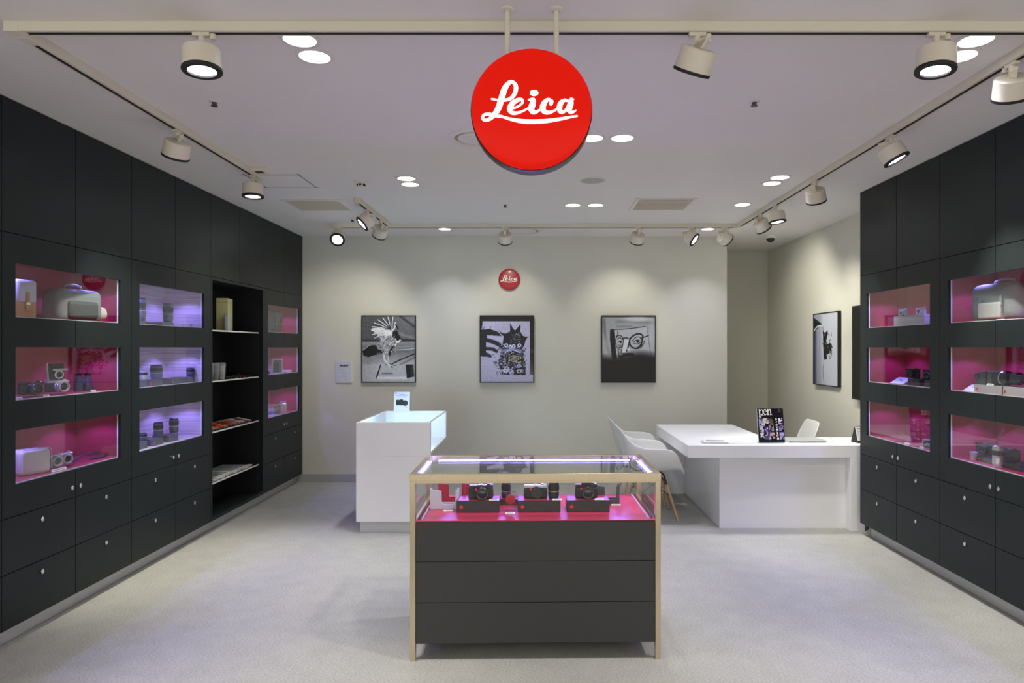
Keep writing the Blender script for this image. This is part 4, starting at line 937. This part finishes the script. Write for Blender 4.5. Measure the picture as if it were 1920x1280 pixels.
chair('white moulded armless chair behind the desk, facing the desk wing', False, (2.395, 6.74, 0), -PI/2-.03)

# ---------------------------------------------------------------- framed photographs and wall papers
def picture(label, art, X, zc, loc=None, rz=0, w=.625, h=.775):
    t = thing('framed_photograph', label, 'picture', loc or (X, D_B, zc), rz)
    bm = B(); k = .010
    box(bm, -w/2, -w/2+k, -.036, -.004, -h/2, h/2); box(bm, w/2-k, w/2, -.036, -.004, -h/2, h/2); box(bm, -w/2+k, w/2-k, -.036, -.004, h/2-k, h/2); box(bm, -w/2+k, w/2-k, -.036, -.004, -h/2, -h/2+k)
    obj('frame', bm, 'black', t); obj('backing', box(B(), -w/2+.02, w/2-.02, -.026, 0, -h/2+.02, h/2-.02), 'black', t)
    o = obj('print', art.mesh('print', w-2*k, h-2*k, 'ink'), 'ink', t); o.location = (0, -.031, 0)
g_ = lambda v, b=.0: (v*.97, v*.99, min(1, v*1.03+b))
# a bird with raised wing on a box
a = Art(150, 188, g_(.36), 80, 105, 930, 1170)
a.grad(lambda X, Y: (X-300)/700*np.clip((520-Y)/400, 0, 1), g_(.52)); a.grad(lambda X, Y: (Y-470)/30*(Y < 520), g_(.20), .75)
a.rect(80, 520, 930, 1170, g_(.56)); a.grad(lambda X, Y: (Y-520)/130, g_(.34), .6); a.grad(lambda X, Y: (Y-650)/250, g_(.70)); a.grad(lambda X, Y: (300-X)/260*np.clip((Y-700)/200, 0, 1), g_(.62), .7)
a.ell(180, 830, 130, 60, g_(.52), .6, soft=.8); a.line([(700, 110), (930, 280)], 34, g_(.16), .7, soft=6); a.line([(690, 390), (800, 430), (930, 455)], 50, g_(.62), .5, soft=8); a.line([(590, 610), (930, 595)], 16, g_(.62), .8, soft=3); a.line([(560, 655), (760, 645), (930, 632)], 10, g_(.80)); a.line([(700, 485), (930, 490)], 12, g_(.12), .8); a.line([(560, 880), (700, 810), (930, 715)], 20, g_(.17)); a.line([(690, 890), (800, 840), (930, 770)], 20, g_(.30), .7, soft=4)
a.poly([(80, 660), (170, 580), (300, 575), (420, 600), (460, 690), (380, 720), (260, 740), (180, 770), (100, 750)], g_(.13)); a.line([(80, 660), (140, 620), (190, 578)], 10, g_(.75))
a.poly([(410, 340), (560, 330), (620, 470), (600, 560), (540, 690), (520, 760), (480, 830), (430, 800), (400, 740), (430, 660), (330, 640), (300, 560), (400, 500)], g_(.58)); a.poly([(560, 360), (640, 340), (710, 480), (640, 500), (570, 440)], g_(.07)); a.poly([(600, 560), (560, 660), (525, 770), (500, 700), (540, 620)], g_(.12))
for k in range(9):
    t_ = k/8; ang = math.radians(205-118*t_); L = 300+30*math.sin(t_*3); x1, y1_ = 560+L*math.cos(ang)*(1.05), 360-L*math.sin(ang)*.80
    a.line([(545+10*t_, 330), ((545+x1)/2-12, (330+y1_)/2-10), (x1, y1_)], 34, g_(.18)); a.line([(550+10*t_, 330), ((550+x1)/2, (330+y1_)/2-8), (x1, y1_)], 17, g_(.82))
for k, y in enumerate((330, 380, 430, 480)): a.ell(345+25*k, y, 125-20*k, 34, g_(.86-.05*k), rot=.1+.18*k); a.line([(235+22*k, y+26), (330, y+30), (420, y+5)], 7, g_(.45))
a.ell(500, 380, 70, 60, g_(.85), soft=.5); a.line([(560, 340), (600, 300), (615, 210)], 26, g_(.8)); a.line([(620, 240), (660, 310)], 22, g_(.10))
for k in range(150):
    x, y = 330+R3.random()*290, 420+R3.random()*300; a.ell(x, y, 12, 6, g_(R3.choice((.15, .3, .8, .92))), .7, rot=R3.random()*3)
a.ell(655, 520, 40, 18, g_(.9)); a.ell(690, 495, 20, 10, g_(.85)); a.line([(610, 580), (630, 540), (620, 470)], 16, g_(.85))
a.poly([(370, 900), (790, 890), (800, 1090), (330, 1090)], g_(.70)); a.poly([(370, 890), (388, 890), (330, 1085), (300, 1085)], g_(.08)); a.rect(310, 1085, 800, 1125, g_(.80)); a.poly([(300, 1080), (318, 1080), (310, 1125), (298, 1120)], g_(.1)); a.poly([(778, 888), (905, 885), (925, 1085), (800, 1115)], g_(.10)); a.grad(lambda X, Y: (X-860)/80*((Y > 890) & (Y < 1080)), g_(.6), .6)
a.line([(430, 740), (440, 810), (500, 880), (560, 940)], 30, g_(.80)); a.line([(500, 760), (510, 860), (600, 905)], 18, g_(.78)); a.line([(500, 865), (580, 900), (620, 905)], 10, g_(.08)); a.line([(540, 915), (565, 942)], 14, g_(.06)); a.line([(455, 890), (485, 893)], 8, g_(.1))
for k in range(9): a.line([(395+20*k, 1030+R3.uniform(-10, 5)), (408+20*k, 1042)], 10, g_(.25))
a.a = np.clip((a.a-.48)*1.25+.50, .02, .95); a.noise(3, .025)
picture('black and white photograph of a wing-raised bird standing on a box', a, -1.731, 1.537)
# crowned junk creature and a clawed shadow
pu = lambda v: (v*.95, v*.94, min(1, v*1.10))
a = Art(150, 188, pu(.80), 92, 92, 950, 1165)
a.rect(92, 92, 950, 175, (.11, .10, .09)); a.rect(895, 92, 950, 1050, (.10, .09, .08)); a.poly([(92, 92), (130, 92), (120, 250), (92, 330)], (.10, .09, .09)); a.rect(895, 630, 950, 700, (.22, .22, .26))
a.grad(lambda X, Y: (Y-700)/500, pu(.72), .7); a.grad(lambda X, Y: (Y-1040)/30*(X < 900), pu(.74), .8); a.rect(310, 180, 560, 420, pu(.74), .5)
dk = (.10, .09, .13)
a.poly([(92, 310), (250, 300), (380, 350), (440, 420), (330, 410), (200, 400), (180, 520), (180, 700), (260, 730), (240, 760), (92, 750)], dk); a.line([(180, 480), (320, 520), (440, 590)], 66, dk, soft=3); a.line([(170, 620), (280, 630), (350, 665)], 52, dk, soft=3); a.line([(170, 700), (250, 745)], 44, dk, soft=4); a.line([(110, 280), (140, 295), (150, 262)], 8, dk); a.line([(240, 300), (265, 262)], 9, dk)
a.poly([(390, 310), (430, 360), (500, 375), (575, 340), (572, 190), (620, 290), (655, 325), (745, 222), (742, 340), (780, 410), (850, 430), (885, 400), (830, 480), (800, 590), (770, 620), (830, 860), (825, 1055), (450, 1055), (380, 870), (440, 600), (470, 420), (420, 380)], (.09, .08, .10))
for k in range(430):
    x, y = 300+R3.random()*530, 560+R3.random()*490
    if x > 420+.0*y or R3.random() < .35: a.line([(x, y), (x+R3.uniform(-34, 34), y+R3.uniform(-22, 22))], R3.uniform(6, 15), R3.choice((pu(.85), pu(.72), pu(.45), (.10, .10, .14), (.12, .12, .16), (.42, .45, .66))))
for k in range(70):
    x, y = 560+R3.random()*190, 360+R3.random()*180; a.ell(x, y, 10, 6, R3.choice((pu(.7), (.5, .42, .46), (.3, .28, .4), (.1, .1, .12))), rot=R3.random()*3)
a.poly([(420, 640), (600, 615), (770, 640), (760, 680), (600, 650), (430, 690)], (.50, .54, .76)); a.line([(490, 690), (600, 640), (740, 690)], 16, pu(.88))
for x in (510, 725): a.ell(x, 568, 33, 33, pu(.92)); a.ell(x, 568, 11, 14, dk); 
a.ring(580, 590, 22, 24, 18, pu(.92)); a.ring(632, 585, 24, 26, 18, pu(.92))
a.poly([(545, 690), (780, 745), (785, 850), (525, 790)], (.08, .08, .09))
for k in range(5):
    for j in range(7): a.rect(552+30*j, 712+24*k+7*j, 575+30*j, 726+24*k+7*j, (.80, .78, .70)) if R3.random() < .8 else None
for k in range(9): a.ring(480+R3.random()*300, 900+R3.random()*130, 30, 24, 14, pu(.88), .9)
a.noise(2, .03)
picture('photograph of a crowned creature of scraps with a clawed shadow', a, -.367, 1.537)
# drawn face with round glasses on a folder, lower part black
a = Art(150, 188, g_(.62), 85, 92, 945, 1165)
a.line([(100, 100), (945, 100)], 16, g_(.12), soft=4); a.grad(lambda X, Y: np.clip((Y-130)/300, 0, 1)*.5, g_(.75)); a.line([(320, 180), (500, 170), (720, 185), (930, 205)], 40, g_(.45), .6, soft=8); a.line([(110, 150), (130, 380), (190, 700)], 34, g_(.25), .6, soft=8); a.ell(650, 140, 220, 40, g_(.86), .6, soft=.8); a.ell(160, 600, 60, 190, g_(.78), .5, soft=.8); a.ell(910, 420, 60, 260, g_(.75), .6, soft=.8); a.line([(330, 262), (560, 255)], 16, g_(.3), .5, soft=6)
a.poly([(215, 310), (790, 262), (830, 300), (885, 740), (300, 860), (235, 700)], g_(.74)); a.poly([(213, 310), (278, 318), (330, 860), (240, 780), (206, 450)], g_(.09)); a.line([(215, 312), (500, 298), (790, 260)], 13, g_(.10)); a.line([(820, 280), (850, 520), (885, 740)], 10, g_(.3), .7)
D_ = g_(.11)
for p, wd in (([(335, 335), (335, 410), (300, 470), (310, 540), (325, 600), (380, 640)], 12), ([(310, 420), (360, 405), (410, 430), (430, 500), (410, 590), (360, 600)], 16), ([(330, 470), (370, 440), (410, 470)], 12), ([(345, 520), (385, 495), (410, 515)], 12), ([(340, 560), (390, 570), (410, 560)], 9), ([(425, 455), (480, 445), (530, 470)], 20),
              ([(530, 530), (540, 460), (610, 400), (690, 378), (745, 410), (740, 470), (720, 550), (660, 610), (590, 610), (540, 560), (530, 500)], 26), ([(570, 500), (630, 440), (690, 430), (720, 470)], 12), ([(590, 520), (650, 480), (700, 490)], 12), ([(600, 535), (660, 545), (710, 520)], 12), ([(720, 450), (840, 410)], 18), ([(700, 590), (760, 550), (772, 490)], 12), ([(650, 625), (720, 600), (735, 560)], 16), ([(420, 600), (395, 660), (400, 700), (460, 690)], 14), ([(340, 640), (360, 720), (340, 800)], 14)): a.line(p, wd, D_)
a.ell(665, 503, 22, 26, D_); a.ell(385, 512, 18, 22, D_); a.poly([(440, 480), (520, 465), (500, 600), (470, 690), (400, 690), (420, 600)], g_(.88)); a.line([(525, 520), (500, 620), (480, 660)], 22, D_); a.ell(515, 635, 24, 22, g_(.85)); a.poly([(360, 740), (480, 690), (580, 690), (650, 760), (560, 740), (440, 760), (380, 850)], D_)
a.grad(lambda X, Y: (Y-660-.25*np.abs(X-560)*0-40*np.sin(X/150))/130, (.085, .075, .072)); a.noise(3, .012)
picture('dark photograph of a drawn face wearing round glasses', a, 1.037, 1.537)
# side wall picture: silhouette beside a pale column, turned to face the room
a = Art(110, 140, g_(.78, .02), 0, 0, 100, 125)
a.grad(lambda X, Y: np.clip((40-X)/14, 0, 1), g_(.62, .05)); a.grad(lambda X, Y: np.clip((16-X)/14, 0, 1)*(Y > 30), (.12, .14, .26)); a.poly([(0, 5), (0, 34), (20, 24), (36, 18)], g_(.07)); a.line([(0, 30), (16, 22), (36, 21)], 3, g_(.8))
a.poly([(39, 30), (48, 34), (60, 30), (58, 40), (54, 48), (60, 54), (74, 52), (80, 60), (74, 62), (70, 58), (76, 68), (66, 70), (58, 72), (56, 80), (46, 82), (42, 70)], (.05, .05, .06))
for k in range(40): x, y = 42+R3.random()*36, 32+R3.random()*44; a.line([(x, y), (x+R3.uniform(-6, 6), y+R3.uniform(-5, 5))], 1.8, R3.choice(((.05, .05, .06), (.05, .05, .06), g_(.75))), .7)
a.line([(40, 24), (43, 82), (40, 100), (44, 125)], 1.4, (.08, .08, .14))
picture('framed photograph of a thorny silhouette beside a pale column, on alcove wall', a, 0, 0, (RW, 7.213, 1.537), -PI/2)
t = thing('wall_screen', 'black framed screen on the alcove wall, partly behind the right cabinets', 'screen', (RW, 6.10, 1.53), -PI/2)
obj('screen_frame', box(B(), -.45, .45, -.055, 0, -.47, .42), 'black', t, bevel=.003); obj('display_panel', box(B(), -.43, .43, -.0565, -.054, -.45, .40), 'tv', t); obj('power_light', box(B(), -.41, -.402, -.0575, -.056, -.458, -.454), 'whitep', t)
a = Art(60, 78, (.80, .81, .87), 295, 215, 885, 1020)
a.line([(495, 385), (705, 385)], 6, (.30, .33, .36)); a.line([(495, 443), (665, 443)], 9, (.6, .62, .68))
for y, x0, x1 in ((530, 425, 640), (580, 395, 510), (635, 490, 680), (690, 530, 685), (740, 550, 660), (795, 410, 680), (895, 630, 745)): a.line([(x0, y), (x1, y)], 11, (.66, .67, .76))
t = thing('wall_notice', 'white notice sheet with bold heading beside the bird photograph', 'notice', ((645-1010)*D_B/F, D_B, 1.55+(652-697)*D_B/F))
obj('acrylic_sheet', box(B(), -.094, .094, -.010, 0, -.125, .125), 'paper', t, bevel=.001)
o = obj('notice_print', a.mesh('notice_print', .184, .246, 'ink'), 'ink', t); o.location = (0, -.0108, 0)
o = obj('heading', text_mesh('heading', 'Bookfull', .030, 'box', shear=.3, bold=.0012), 'box', t); o.location = (0, -.0114, .073)
obj('bottom_clip', box(B(), -.094, .094, -.012, 0, -.129, -.124), 'grey', t)
